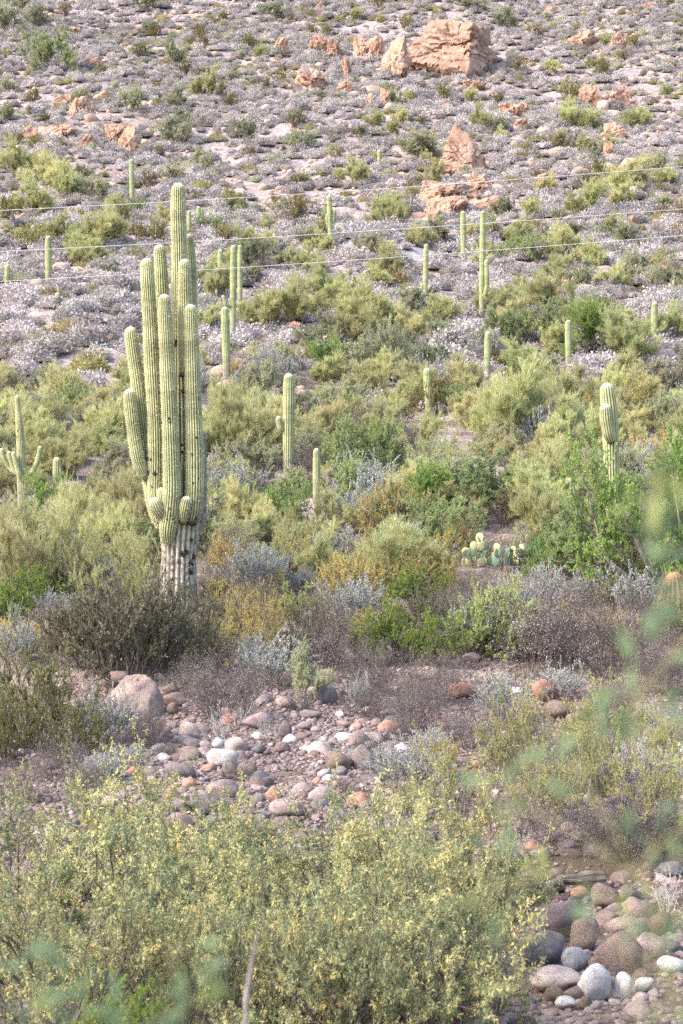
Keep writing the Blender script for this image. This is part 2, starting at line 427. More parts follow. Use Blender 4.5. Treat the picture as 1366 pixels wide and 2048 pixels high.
M['barrel'] = cactus_mat('barrel_skin', (0.05, 0.05, 0.028), (0.20, 0.155, 0.09), (0.34, 0.20, 0.10), (0.3, 0.2, 0.12), (0.12, 0.08, 0.05))
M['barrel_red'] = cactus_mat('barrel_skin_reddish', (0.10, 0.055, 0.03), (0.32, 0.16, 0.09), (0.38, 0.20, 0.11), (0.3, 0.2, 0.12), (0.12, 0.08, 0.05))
M['spine'] = plain_mat('pale_spines', (0.60, 0.55, 0.40), 0.8)
M['spine_orange'] = plain_mat('orange_spines', (0.215, 0.15, 0.09), 0.8)
M['scar'] = plain_mat('black_scar', (0.018, 0.014, 0.012), 0.9)
M['pad_green'] = plain_mat('pad_green', (0.13, 0.20, 0.13), 0.55, scale=6)
M['pad_yellow'] = plain_mat('pad_yellow', (0.43, 0.42, 0.21), 0.6, scale=6)
M['cholla'] = leaf_mat('cholla_spines', [(0.0, (0.20, 0.20, 0.12)), (0.5, (0.42, 0.41, 0.28)), (1.0, (0.68, 0.66, 0.50))], 0.2, 0.12, 0.01)
M['chain'] = leaf_mat('chain_cholla_skin', [(0.0, (0.10, 0.13, 0.08)), (0.5, (0.22, 0.26, 0.17)), (1.0, (0.42, 0.45, 0.34))], 0.15, 0.1, 0.01)
M['wire'] = plain_mat('aluminium_wire', (0.48, 0.48, 0.50), 0.6, 0.0, 0.05)

def ground_mat():
    m, nt, N, L = _nt('desert_ground')
    g = N.new('ShaderNodeNewGeometry'); sp = N.new('ShaderNodeSeparateXYZ'); L.new(g.outputs['Position'], sp.inputs[0])
    def noise(s, det=5, ro=0.6):
        n = N.new('ShaderNodeTexNoise'); n.inputs['Scale'].default_value = s; n.inputs['Detail'].default_value = det; n.inputs['Roughness'].default_value = ro
        L.new(g.outputs['Position'], n.inputs['Vector']); return n.outputs[0]
    def mixc(f, a, b, bt='MIX'):
        x = N.new('ShaderNodeMix'); x.data_type = 'RGBA'; x.blend_type = bt
        for s, v in ((0, f), (6, a), (7, b)):
            if isinstance(v, float): x.inputs[s].default_value = v
            else: L.new(v, x.inputs[s])
        return x.outputs[2]
    hill = _ramp(N, [(0.3, (0.29, 0.21, 0.175)), (0.48, (0.32, 0.255, 0.24)), (0.6, (0.30, 0.255, 0.26)), (0.75, (0.33, 0.23, 0.175))]); L.new(noise(0.09, 6), hill.inputs[0])
    wash = _ramp(N, [(0.3, (0.10, 0.068, 0.052)), (0.5, (0.18, 0.13, 0.108)), (0.7, (0.25, 0.20, 0.18))]); L.new(noise(0.9, 6), wash.inputs[0])
    my = N.new('ShaderNodeMapRange'); my.inputs[1].default_value = 42; my.inputs[2].default_value = 62; L.new(sp.outputs[1], my.inputs[0])
    c = mixc(my.outputs[0], wash.outputs[0], hill.outputs[0])
    hts = None
    for s, lo, hi in ((2.2, 0.72, 1.22), (7.0, 0.70, 1.25)):
        v = N.new('ShaderNodeTexVoronoi'); v.inputs['Scale'].default_value = s; L.new(g.outputs['Position'], v.inputs['Vector'])
        se = N.new('ShaderNodeSeparateColor'); L.new(v.outputs['Color'], se.inputs[0])
        mr = N.new('ShaderNodeMapRange'); mr.inputs[3].default_value = lo; mr.inputs[4].default_value = hi; L.new(se.outputs[0], mr.inputs[0])
        vs = N.new('ShaderNodeVectorMath'); vs.operation = 'SCALE'; L.new(c, vs.inputs[0]); L.new(mr.outputs[0], vs.inputs['Scale']); c = vs.outputs[0]
        hts = v.outputs['Distance'] if s < 5 else hts
    mr = N.new('ShaderNodeMapRange'); mr.inputs[1].default_value = 0.3; mr.inputs[2].default_value = 0.7; mr.inputs[3].default_value = 0.75; mr.inputs[4].default_value = 1.2
    L.new(noise(1.7, 8, 0.75), mr.inputs[0])
    vs = N.new('ShaderNodeVectorMath'); vs.operation = 'SCALE'; L.new(c, vs.inputs[0]); L.new(mr.outputs[0], vs.inputs['Scale']); c = vs.outputs[0]
    for (cx, cy, rad, gc) in ((-16.5, 103, 13, (0.42, 0.385, 0.39, 1)), (3, 139, 9, (0.40, 0.375, 0.385, 1)), (2.9, 22.5, 2.6, (0.075, 0.052, 0.042, 1))):      # pale bare gravel mounds, dark soil patch painting in the bank's shade
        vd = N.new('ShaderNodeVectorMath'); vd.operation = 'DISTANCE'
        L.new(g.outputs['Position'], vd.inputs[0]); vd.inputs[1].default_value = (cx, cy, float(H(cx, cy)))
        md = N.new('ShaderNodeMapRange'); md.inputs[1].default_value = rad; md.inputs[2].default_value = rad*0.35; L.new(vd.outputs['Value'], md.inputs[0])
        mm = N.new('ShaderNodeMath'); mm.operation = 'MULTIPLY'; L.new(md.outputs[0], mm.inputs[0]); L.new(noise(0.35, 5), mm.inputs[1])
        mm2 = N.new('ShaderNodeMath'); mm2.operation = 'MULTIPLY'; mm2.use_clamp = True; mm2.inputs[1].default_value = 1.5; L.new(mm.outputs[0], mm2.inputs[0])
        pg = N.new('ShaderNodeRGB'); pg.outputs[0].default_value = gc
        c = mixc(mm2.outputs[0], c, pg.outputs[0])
    d = N.new('ShaderNodeBsdfPrincipled'); d.inputs['Roughness'].default_value = 0.95; d.inputs['Specular IOR Level'].default_value = 0.1
    L.new(c, d.inputs['Base Color'])
    bp = N.new('ShaderNodeBump'); bp.inputs['Strength'].default_value = 0.6; bp.inputs['Distance'].default_value = 0.12
    L.new(noise(5.0, 9, 0.8), bp.inputs['Height']); L.new(bp.outputs[0], d.inputs['Normal'])
    o = N.new('ShaderNodeOutputMaterial'); L.new(d.outputs[0], o.inputs[0])
    return m

def tag(o, label=None, cat=None, group=None, kind=None):
    for k, v in (('label', label), ('category', cat), ('group', group), ('kind', kind)):
        if v: o[k] = v
    return o

def obj(name, me, parent=None):
    o = bpy.data.objects.new(name, me); COL.objects.link(o)
    if parent is not None: o.parent = parent
    return o

# ------------------------------------------------------------------ ground sheet
ys = [-80, -60, -40, -25, -15, -8, -4, -1]
y = 1.0
while y < 450:
    ys.append(y); y += max(0.16, y * 0.0065)
ys += [470, 500, 540, 600, 700, 850, 1100]
us = np.concatenate([[-3, -2.2, -1.6, -1.2, -0.9, -0.7, -0.55, -0.45, -0.36, -0.3, -0.26], np.linspace(-0.225, 0.225, 230), [0.26, 0.3, 0.36, 0.45, 0.55, 0.7, 0.9, 1.2, 1.6, 2.2, 3]])
ys = np.array(ys)
UU, YY = np.meshgrid(us, ys)
XX = UU * (np.maximum(YY, 0) + 14)
ZZ = H(XX, YY)
nr, nc = XX.shape
gi = np.arange(nr*nc).reshape(nr, nc)
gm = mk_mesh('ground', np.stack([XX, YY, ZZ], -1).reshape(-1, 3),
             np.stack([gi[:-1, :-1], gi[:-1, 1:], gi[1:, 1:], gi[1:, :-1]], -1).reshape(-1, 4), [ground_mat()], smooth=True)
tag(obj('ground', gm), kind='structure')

# ------------------------------------------------------------------ labels that name a neighbour
LANDMARKS = [('great orange outcrop', 905, 85), ('pointed orange rock', 925, 300), ('many-armed saguaro', 345, 700), ('square twin rock blocks', 1215, 195),
             ('prickly pear clump', 985, 1085), ('white stone in the wash', 443, 1512), ('saguaro with raised side arms', 660, 445), ('pair of slim saguaros', 945, 480),
             ('rock cluster on the upper slope', 160, 250), ('big brown wash boulder', 265, 1395), ('forked stout saguaro', 1215, 860), ('lone pole saguaro on the slope', 263, 365),
             ('saguaro with one low pup', 577, 860), ('five-armed slender saguaro', 40, 900), ('barrel-topped boulder', 1165, 520), ('leaning rock slabs', 740, 100),
             ('orange rock terrace', 905, 410), ('pale gravel mound', 130, 700), ('saguaro trio behind the big one', 465, 540), ('pair of standing finger rocks', 750, 200),
             ('weathered driftwood log', 1150, 1690), ('pile of round boulders', 1150, 1900), ('big barrel cactus', 1350, 1220), ('stocky bare saguaro', 1137, 690),
             ('golden brush', 540, 1240), ('tall dark shrub', 290, 1260), ('yellow-tinged shrub', 70, 1400)]
USED = {}
def near_label(look, px, py, group=None):
    c = sorted(LANDMARKS, key=lambda l: (l[1]-px)**2 + ((l[2]-py)*1.0)**2)
    for nm, lx, ly in c[:9]:
        dx, dy = px - lx, py - ly
        if abs(dx) < 12 and abs(dy) < 12: continue
        if abs(dx) > 1.8*abs(dy): rel = 'right of' if dx > 0 else 'left of'
        elif abs(dy) > 1.8*abs(dx): rel = 'below' if dy > 0 else 'above'
        else: rel = ('below and ' if dy > 0 else 'above and ') + ('right of' if dx > 0 else 'left of')
        dist = math.hypot(dx, dy)
        how = 'close ' if dist < 90 else '' if dist < 220 else 'well '
        s = f'{look} {how}{rel} the {nm}'
        if len(s.split()) > 16: s = f'{look} {rel} the {nm}'
        if s not in USED and len(s.split()) <= 16:
            USED[s] = 1
            return s
    return None

# ------------------------------------------------------------------ rocks
def ico(sub):
    bm = bmesh.new(); bmesh.ops.create_icosphere(bm, subdivisions=sub, radius=1)
    V = np.array([v.co[:] for v in bm.verts]); F = np.array([[v.index for v in f.verts] for f in bm.faces]); bm.free()
    return nrm(V), F
ICO = {k: ico(k) for k in (1, 2, 3, 4, 5, 6)}

def facet(D, planes):
    """Distance from the centre to a polyhedron bounded by planes (normal, distance) along each direction D."""
    r = np.full(len(D), 1e9)
    for n, d in planes:
        c = D @ np.asarray(n)
        r = np.where(c > 1e-4, np.minimum(r, d / np.maximum(c, 1e-4)), r)
    return r

def rough_rock(name, planes, mat, sub=4, freq=1.2, amp=0.08, strata=0.0, sdir=(0.1, 0.1, 1), sfreq=3.0, seed=0, soft=0.0, scale=(1, 1, 1), cracks=0.0):
    D, F = ICO[sub]
    r = facet(D, planes)
    if soft:
        r = r * (1 - soft) + np.minimum(r, np.median(r)) * soft
    V = D * r[:, None]
    s = np.array(scale); V = V * s
    n = fbm(V[:, 0]*freq, V[:, 1]*freq, V[:, 2]*freq, seed=seed, octv=5, gain=0.55)
    disp = n * amp
    if strata:
        sd = np.asarray(sdir, float); sd /= np.linalg.norm(sd)
        h = V @ sd * sfreq + 0.35*fbm(V[:, 0]*0.4, V[:, 1]*0.4, V[:, 2]*0.4, seed=seed+5)
        st = vnoise(h, h*0 + 1.7, seed=seed+9) + 0.5*vnoise(h*2.3, h*0 + 4.1, seed=seed+10)
        hb = h*1.6 + 0.25*fbm(V[:, 0]*freq, V[:, 1]*freq, V[:, 2]*freq, seed=seed+6, octv=2)
        lay = _hash(np.floor(hb), hb*0, hb*0, seed + 7) - .5
        gr = np.clip(1 - np.minimum(hb - np.floor(hb), np.floor(hb) + 1 - hb)/0.12, 0, 1)
        disp = disp + strata * (0.6*st + 0.9*lay - 1.1*gr*(0.5 + 0.5*vnoise(V[:, 0]*freq*1.5, V[:, 1]*freq*1.5, V[:, 2]*freq*1.5, seed=seed+8)))
    if cracks:
        ck = np.abs(fbm(V[:, 0]*freq*0.8, V[:, 1]*freq*0.8, V[:, 2]*freq*0.8, seed=seed+31, octv=3))
        disp = disp - cracks * np.clip(1 - ck / 0.11, 0, 1)
    V = V + D * disp[:, None]
    return mk_mesh(name, V, F, [mat], smooth=(mat is not M['rock_orange']))

def hull_planes(pts):
    bm = bmesh.new()
    for p in pts: bm.verts.new(p)
    bmesh.ops.convex_hull(bm, input=bm.verts)
    c = np.mean(np.array(pts), 0)
    bm.normal_update()
    out = [(np.array(f.normal[:]), float((np.array(f.verts[0].co[:]) - c) @ np.array(f.normal[:]))) for f in bm.faces]
    out = [(n, d) if d > 0 else (-n, -d) for n, d in out]
    bm.free()
    return out, c

def rand_planes(rng, k, lo=0.7, hi=1.0, flat=1.0):
    n = nrm(rng.normal(0, 1, (k, 3)))
    base = [((1, 0, 0), 1.0), ((-1, 0, 0), 1.0), ((0, 1, 0), 1.0), ((0, -1, 0), 1.0), ((0, 0, 1), 1.0), ((0, 0, -1), 1.0)]
    return base + [(a, rng.uniform(lo, hi)) for a in n]

_r = np.random.default_rng(21)
ROCKS = [rough_rock('rock', rand_planes(_r, 12, 0.62, 0.95), M['rock_orange'], 5, 1.8, 0.15, 0.11, (_r.normal()*1.3, _r.normal()*0.4, 1.0), 2.2, 40+i, cracks=0.34) for i in range(8)]
COBBLES = []
for i in range(9):
    D, F = ICO[3]
    V = D.copy() * np.array([1, _r.uniform(0.7, 1.0), _r.uniform(0.55, 0.85)])
    pl = rand_planes(_r, 9, 0.60, 0.95)
    r = np.minimum(facet(D, pl), 1.0)
    V = V * (0.25 + 0.75*r)[:, None]
    V = V * (1 + 0.13*fbm(D[:, 0]*1.1, D[:, 1]*1.1, D[:, 2]*1.1, seed=70+i, octv=3) + 0.015*fbm(D[:, 0]*6, D[:, 1]*6, D[:, 2]*6, seed=90+i, octv=2))[:, None]
    COBBLES.append(V)
def cobble_meshes(mat): return [mk_mesh('cobble', V, ICO[3][1], [mat], smooth=True) for V in COBBLES]
COB = {k: cobble_meshes(M['rock_' + k]) for k in ('wash', 'white', 'brown', 'dark', 'red')}

def put(name, me, loc, rot, scl, label, cat, group=None):
    o = obj(name, me); o.location = loc; o.rotation_euler = rot; o.scale = scl
    return tag(o, label, cat, group)

# the great outcrop and the pointed rock: hulls given in metres about the foot
def hull_rock(name, px, py, pts, label, sub=6, mat='rock_orange', **kw):
    x, Y, z = ground(px, py)
    pl, c = hull_planes(pts)
    me = rough_rock(name, pl, M[mat], sub, **kw)
    o = obj(name, me); o.location = (x + c[0], Y + c[1], z + c[2])
    return tag(o, label, 'rock')
x, Y, z = ground(905, 150)
k = Y / FP
pt = lambda px, py, dy: ((px - 905) * k, dy, (150 - py) * k)
hull_rock('outcrop', 905, 150, [pt(812, 122, -0.5), pt(816, 88, 1.0), pt(845, 46, 3.0), pt(866, 22, 5.0), pt(905, 14, 6), pt(962, 24, 5.5), pt(984, 34, 6.5), pt(1003, 92, 6), pt(988, 116, 4.0),
                                pt(944, 48, 0.6), pt(941, 85, -0.6), pt(932, 158, -3.6), pt(880, 150, -3.2), pt(830, 160, 3), pt(990, 170, 7), pt(900, 200, 0), pt(870, 60, 9), pt(960, 60, 10)],
          'largest rock on the slope, layered orange outcrop with a shaded right face', 6, freq=0.45, amp=0.45, strata=0.60, sdir=(0.22, -0.12, 1), sfreq=0.7, seed=3, cracks=0.9)
x, Y, z = ground(925, 342)
k = Y / FP
pt = lambda px, py, dy: ((px - 925) * k, dy, (342 - py) * k)
hull_rock('pointed_rock', 925, 342, [pt(908, 246, 0.8), pt(902, 252, 0.6), pt(876, 338, -0.6), pt(915, 350, -1.3), pt(946, 350, -1.0), pt(974, 330, 0.8), pt(955, 288, 0.8), pt(938, 272, 0.5),
                                     pt(890, 292, -0.1), pt(942, 318, -0.7), pt(925, 360, 0), pt(925, 300, 3.2), pt(880, 345, 1.5), pt(970, 345, 2.2)],
          'tall pointed orange rock like a pyramid in the middle of the slope', 6, freq=0.9, amp=0.20, strata=0.22, sdir=(1.0, 0.2, 0.75), sfreq=1.2, seed=8, cracks=0.4)

HROCK = [  # px, base py, w, h, label
    (795, 158, 56, 78, 'leaning rounded slab against the left side of the great orange outcrop'),
    (724, 120, 40, 42, 'tilted orange slab of a pair left of the great outcrop'), (753, 124, 34, 46, 'second tilted slab nearer the great outcrop, with a knobbly top'),
    (638, 112, 38, 44, 'rounded orange block left of the tilted slabs, split by a crack'), (665, 118, 30, 42, 'narrow cracked orange block right of the rounded block'),
    (692, 155, 15, 42, 'thin upright finger of orange rock below the tilted slabs'), (628, 186, 62, 46, 'pale domed rock with a green bush at its foot'),
    (560, 112, 28, 36, 'small weathered rock left of the rounded orange block'), (738, 216, 20, 28, 'left one of two standing finger rocks below the great outcrop'),
    (770, 214, 20, 34, 'right one of two standing finger rocks below the great outcrop'), (690, 190, 34, 24, 'low broken rock between the domed rock and finger rocks'),
    (900, 414, 118, 52, 'flat orange slab of the terrace under the pointed rock'), (958, 390, 52, 46, 'small pointed rock below the tall pyramid rock'),
    (900, 442, 74, 52, 'yellowish split block at the bottom of the rock terrace'), (864, 446, 26, 42, 'dark edged leaning shard left of the yellowish block'),
    (992, 434, 72, 42, 'brown rounded block right of the yellowish block'), (948, 428, 26, 28, 'small brown rock wedged beside the rounded block'),
    (868, 398, 52, 34, 'rubbly ledge on the left of the terrace'), (1088, 376, 38, 26, 'lone ochre rock right of the rock terrace'),
    (1184, 216, 42, 50, 'left one of the square twin rock blocks'), (1244, 218, 60, 48, 'right one of the square twin rock blocks with stepped top'),
    (1018, 236, 48, 30, 'boxy orange rock above right of the pointed rock'), (1050, 230, 24, 22, 'round orange rock touching the boxy rock'),
    (1036, 262, 36, 22, 'grey layered rock below the boxy orange rock'), (1226, 284, 46, 38, 'round pinkish boulder below the square twin blocks'),
    (1217, 312, 20, 26, 'small ochre stub rock below the round pinkish boulder'), (1168, 98, 56, 32, 'pale rounded rock right of the great outcrop'),
    (1237, 100, 32, 36, 'upright smooth rock right of the pale rounded rock'), (945, 180, 50, 24, 'low rubbly rock just under the great outcrop'),
    (895, 222, 26, 16, 'small flat rock between great outcrop and pointed rock'), (1166, 540, 74, 40, 'broad orange boulder with barrel cacti behind the middle flat'),
    (1154, 574, 50, 34, 'lower orange block beneath the boulder with barrel cacti'), (1335, 560, 46, 26, 'low pink rock at the right edge above the flat'),
    (1325, 450, 16, 14, 'small tan stone on the bare right slope'), (1262, 455, 14, 22, 'thin leaning ochre shard on the right slope'),
    (162, 236, 46, 44, 'big pink slanted slab of the upper left rock cluster'), (132, 214, 36, 28, 'smooth pink rock at the top of the left rock cluster'),
    (122, 284, 56, 38, 'broken pink rock pile block at the lower left cluster'), (52, 286, 34, 34, 'single rounded tan rock left of the rock cluster'),
    (172, 300, 34, 30, 'small cracked tan rock between the two cluster halves'), (258, 308, 36, 52, 'upright dark streaked slab at the right end of the cluster'),
    (228, 290, 40, 40, 'craggy brown rock next to the streaked slab'), (205, 208, 42, 24, 'low ochre rock at the top right of the left cluster'),
    (148, 70, 30, 18, 'small orange rock near the top left corner'), (184, 138, 40, 26, 'orange rock beside a dark bush on the upper left'),
    (178, 690, 46, 34, 'tan block on the pale gravel mound'), (206, 690, 24, 16, 'dark broken stone beside the tan block on the mound'),
    (590, 668, 54, 26, 'low reddish rock mound in the middle flat'), (1100, 30, 22, 16, 'small pink rock near the top right'),
    (1300, 20, 24, 14, 'low pink rock in the top right corner'), (640, 20, 22, 14, 'low rock at the top edge of the slope'),
    (1010, 505, 22, 18, 'small orange stone beside the pair of slim saguaros'), (808, 560, 24, 14, 'flat pale rock in the grey gully'),
    (1215, 560, 26, 16, 'pink stone right of the boulder with barrel cacti'), (100, 300, 24, 16, 'low tan rock at the foot of the left cluster'),
    (250, 270, 26, 18, 'small pink rock above the streaked slab'), (530, 640, 20, 12, 'small flat stone by the saguaro trio')]
_r = np.random.default_rng(5)
for i, (px, py, w, h, lab) in enumerate(HROCK):
    x, Y, z = ground(px, py)
    s = Y / FP
    W, Hh = w*s/2, h*s/2
    put('rock', ROCKS[i % len(ROCKS)], (x, Y + W*0.5, z + Hh*0.86), (_r.uniform(-0.15, 0.15), _r.uniform(-0.2, 0.2), _r.choice([0, math.pi]) + _r.uniform(-0.4, 0.4)),
        (W*1.12, W*0.9, Hh*1.2), lab, 'rock')

# ------------------------------------------------------------------ cacti
def smooth_path(P, R, ds):
    P = np.asarray(P, float); R = np.asarray(R, float)
    d = np.concatenate([[0], np.cumsum(np.linalg.norm(np.diff(P, axis=0), axis=1))])
    t = np.arange(0, d[-1], ds/2)
    Q = np.stack([np.interp(t, d, P[:, k]) for k in range(3)], 1); r = np.interp(t, d, R)
    w = max(3, int(min(0.5, d[-1]*0.25)/(ds/2))) | 1
    kk = np.hanning(w+2)[1:-1]; kk /= kk.sum()
    def sm(a):
        h = w//2
        b = np.concatenate([2*a[0]-a[1:h+1][::-1], a, 2*a[-1]-a[-h-1:-1][::-1]])
        return np.convolve(b, kk, 'valid')
    Q = np.stack([sm(Q[:, k]) for k in range(3)], 1); r = sm(r)
    return Q[::2], r[::2]

def ribbed(P, R, nrib, spr, ds, depth, rng, bark=None, joint=0.0, dome=1.25, bulge=0.055, tipw=0.5, spines=0, slen=0.045):
    """A fluted cactus stem along P: verts, faces, attrs, spine verts, spine faces."""
    Q, r = smooth_path(P, R, ds)
    n = len(Q)
    s = np.concatenate([[0], np.cumsum(np.linalg.norm(np.diff(Q, axis=0), axis=1))])
    tot = s[-1]; rt = r[-1]
    sd = rng.integers(1000)
    r = r * (1 + bulge*fbm(s*1.6, s*0 + 3.3, seed=int(sd), octv=3))
    s0 = tot - min(dome*rt, tot*0.8)
    s2 = np.concatenate([s[s < s0 - ds*.5], s0 + (tot - s0)*np.sin(np.linspace(0, math.pi/2, 12))])
    Q = np.stack([np.interp(s2, s, Q[:, k]) for k in range(3)], 1); r = np.interp(s2, s, r)
    s = s2; n = len(s)
    e = np.clip((s - s0)/(tot - s0), 0, 1)
    r = r * np.sqrt(np.clip(1 - e**2.2, 0.0, 1))
    r[-1] = 0.001
    T = nrm(np.gradient(Q, s, axis=0)) if True else None
    U = np.zeros_like(T); u = np.array([1.0, 0, 0])
    for i in range(n):
        u = u - T[i]*(u @ T[i]); u = u/np.linalg.norm(u); U[i] = u
    W = np.cross(T, U)
    m = nrib*spr
    a = np.arange(m)*2*np.pi/m
    ph = np.abs(np.cos(a*nrib/2))          # 1 crest, 0 valley
    rib = np.maximum(ph, 0)**0.8
    prof = 1 - depth*(1 - rib)
    rr = r[:, None]*prof[None]
    rr = rr * (1 + 0.012*rng.normal(0, 1, (n, m)) * (r[:, None] > 0.01))
    V = Q[:, None] + (U[:, None]*np.cos(a)[None, :, None] + W[:, None]*np.sin(a)[None, :, None])*rr[..., None]
    idx = np.arange(n*m).reshape(n, m); nx = np.roll(idx, -1, 1)
    F = np.stack([idx[:-1], nx[:-1], nx[1:], idx[1:]], -1).reshape(-1, 4)
    A = {'rib': np.tile(rib, (n, 1)).ravel(),
         'tip': np.repeat(np.clip(1 - (tot - s)/(tipw*2*rt + 1e-6), 0, 1)**1.4, m),
         'bark': np.repeat(bark(s) if bark else np.zeros(n), m),
         'joint': np.repeat(np.clip(1.2*(1 - s/joint), 0, 1) if joint else np.zeros(n), m)}
    SV = SF = None
    if spines:
        ci = np.nonzero(rib > 0.98)[0]
        t = np.arange(0.1, tot, spines)
        rows = np.searchsorted(s, t).clip(1, n-1)
        rows = np.clip(np.repeat(rows, len(ci)) + rng.integers(-1, 2, len(rows)*len(ci)), 1, n-1); cc = np.tile(ci, len(t))
        B = V[rows, cc]; O = nrm(B - Q[rows])
        k = 2
        B = np.repeat(B, k, 0); O = np.repeat(O, k, 0)
        Dd = nrm(O + rng.normal(0, 0.7, O.shape)); Sd = nrm(np.cross(Dd, rng.normal(0, 1, O.shape)))*0.0035
        L = (slen*rng.uniform(0.5, 1.3, len(B)))[:, None]
        SV = np.stack([B - Sd, B + Sd, B + Dd*L], 1).reshape(-1, 3); SF = np.arange(len(SV)).reshape(-1, 3)
    return V.reshape(-1, 3), F, A, SV, SF

def cactus_part(name, parts_in, mats, parent, scars=None):
    V, F, A, SV, SF = parts_in
    Fs = [F]; mi = [np.zeros(len(F))]; Vs = [V]; o = len(V)
    att = {k: [v] for k, v in A.items()}
    def extra(v, f, m):
        nonlocal o
        Vs.append(v); Fs.append(f + o); mi.append(np.full(len(f), m)); o += len(v)
        for k in att: att[k].append(np.zeros(len(v)))
    if SV is not None: extra(SV, SF, 1)
    if scars:
        D, f = ICO[2]
        for c, r in scars:
            d = D*(1 + 0.35*fbm(D[:, 0]*2 + c[0]*9, D[:, 1]*2, D[:, 2]*2 + c[2]*5, seed=4, octv=2))[:, None]
            extra(d*np.array([r, r*0.4, r*1.1]) + np.array(c), f, 2)
    me = mk_mesh(name, np.concatenate(Vs), Fs, mats, {k: np.concatenate(v) for k, v in att.items()}, True, np.concatenate(mi))
    return obj(name, me, parent)

SAGM = [M['sag'], M['spine'], M['scar']]
def saguaro(root_px, root_py, Y0, stems, label, near=False, spr=4, ds=0.12, mat=None, nrib=18, group=None):
    """stems: list of (name, [(px, py, r_px, dY)...] from foot to tip, options)."""
    k = Y0 / FP
    rx, rz = (root_px - 683)*k, (1024 - root_py)*k
    root = bpy.data.objects.new('saguaro', None); COL.objects.link(root); root.location = (rx, Y0, rz)
    tag(root, label, 'cactus', group)
    for i, (nm, pl, opt) in enumerate(stems):
        rng = np.random.default_rng(100 + i + int(root_px))
        P, R = [], []
        for (px, py, rp, dy) in pl:
            kk = (Y0 + dy) / FP
            P.append(((px - 683)*kk - rx, dy, (1024 - py)*kk - rz)); R.append(rp*k)
        P = np.array(P); R = np.array(R)
        br = opt.get('bark')
        bf = (lambda s, br=br: np.clip((br - s)/1.6 + 0.5 + 0.35*vnoise(s*2.1, s*0 + 2.2, seed=3), 0, 1)) if br else None
        part = ribbed(P, R, opt.get('ribs', nrib), opt.get('spr', spr), ds, opt.get('depth', 0.13), rng, bf, opt.get('joint', 0.0), spines=0.045 if near else 0)
        sc = []
        for (sx, sy, sr) in opt.get('scars', []):
            j = int(np.argmin([abs(q[1] - sy) for q in pl]))
            zz = (1024 - sy)*k - rz
            pz = P[:, 2]; o = np.argsort(pz)
            dy = np.interp(zz, pz[o], P[o, 1]); rr = np.interp(zz, pz[o], R[o]); cx = np.interp(zz, pz[o], P[o, 0])
            off = np.clip((sx - 683)*k - rx - cx, -rr*0.9, rr*0.9)
            yy = dy - math.sqrt(max(rr*rr - off*off, 0))*0.97
            sc.append(((cx + off, yy, zz), sr*k))
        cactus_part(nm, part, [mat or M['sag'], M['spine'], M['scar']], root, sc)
    return root

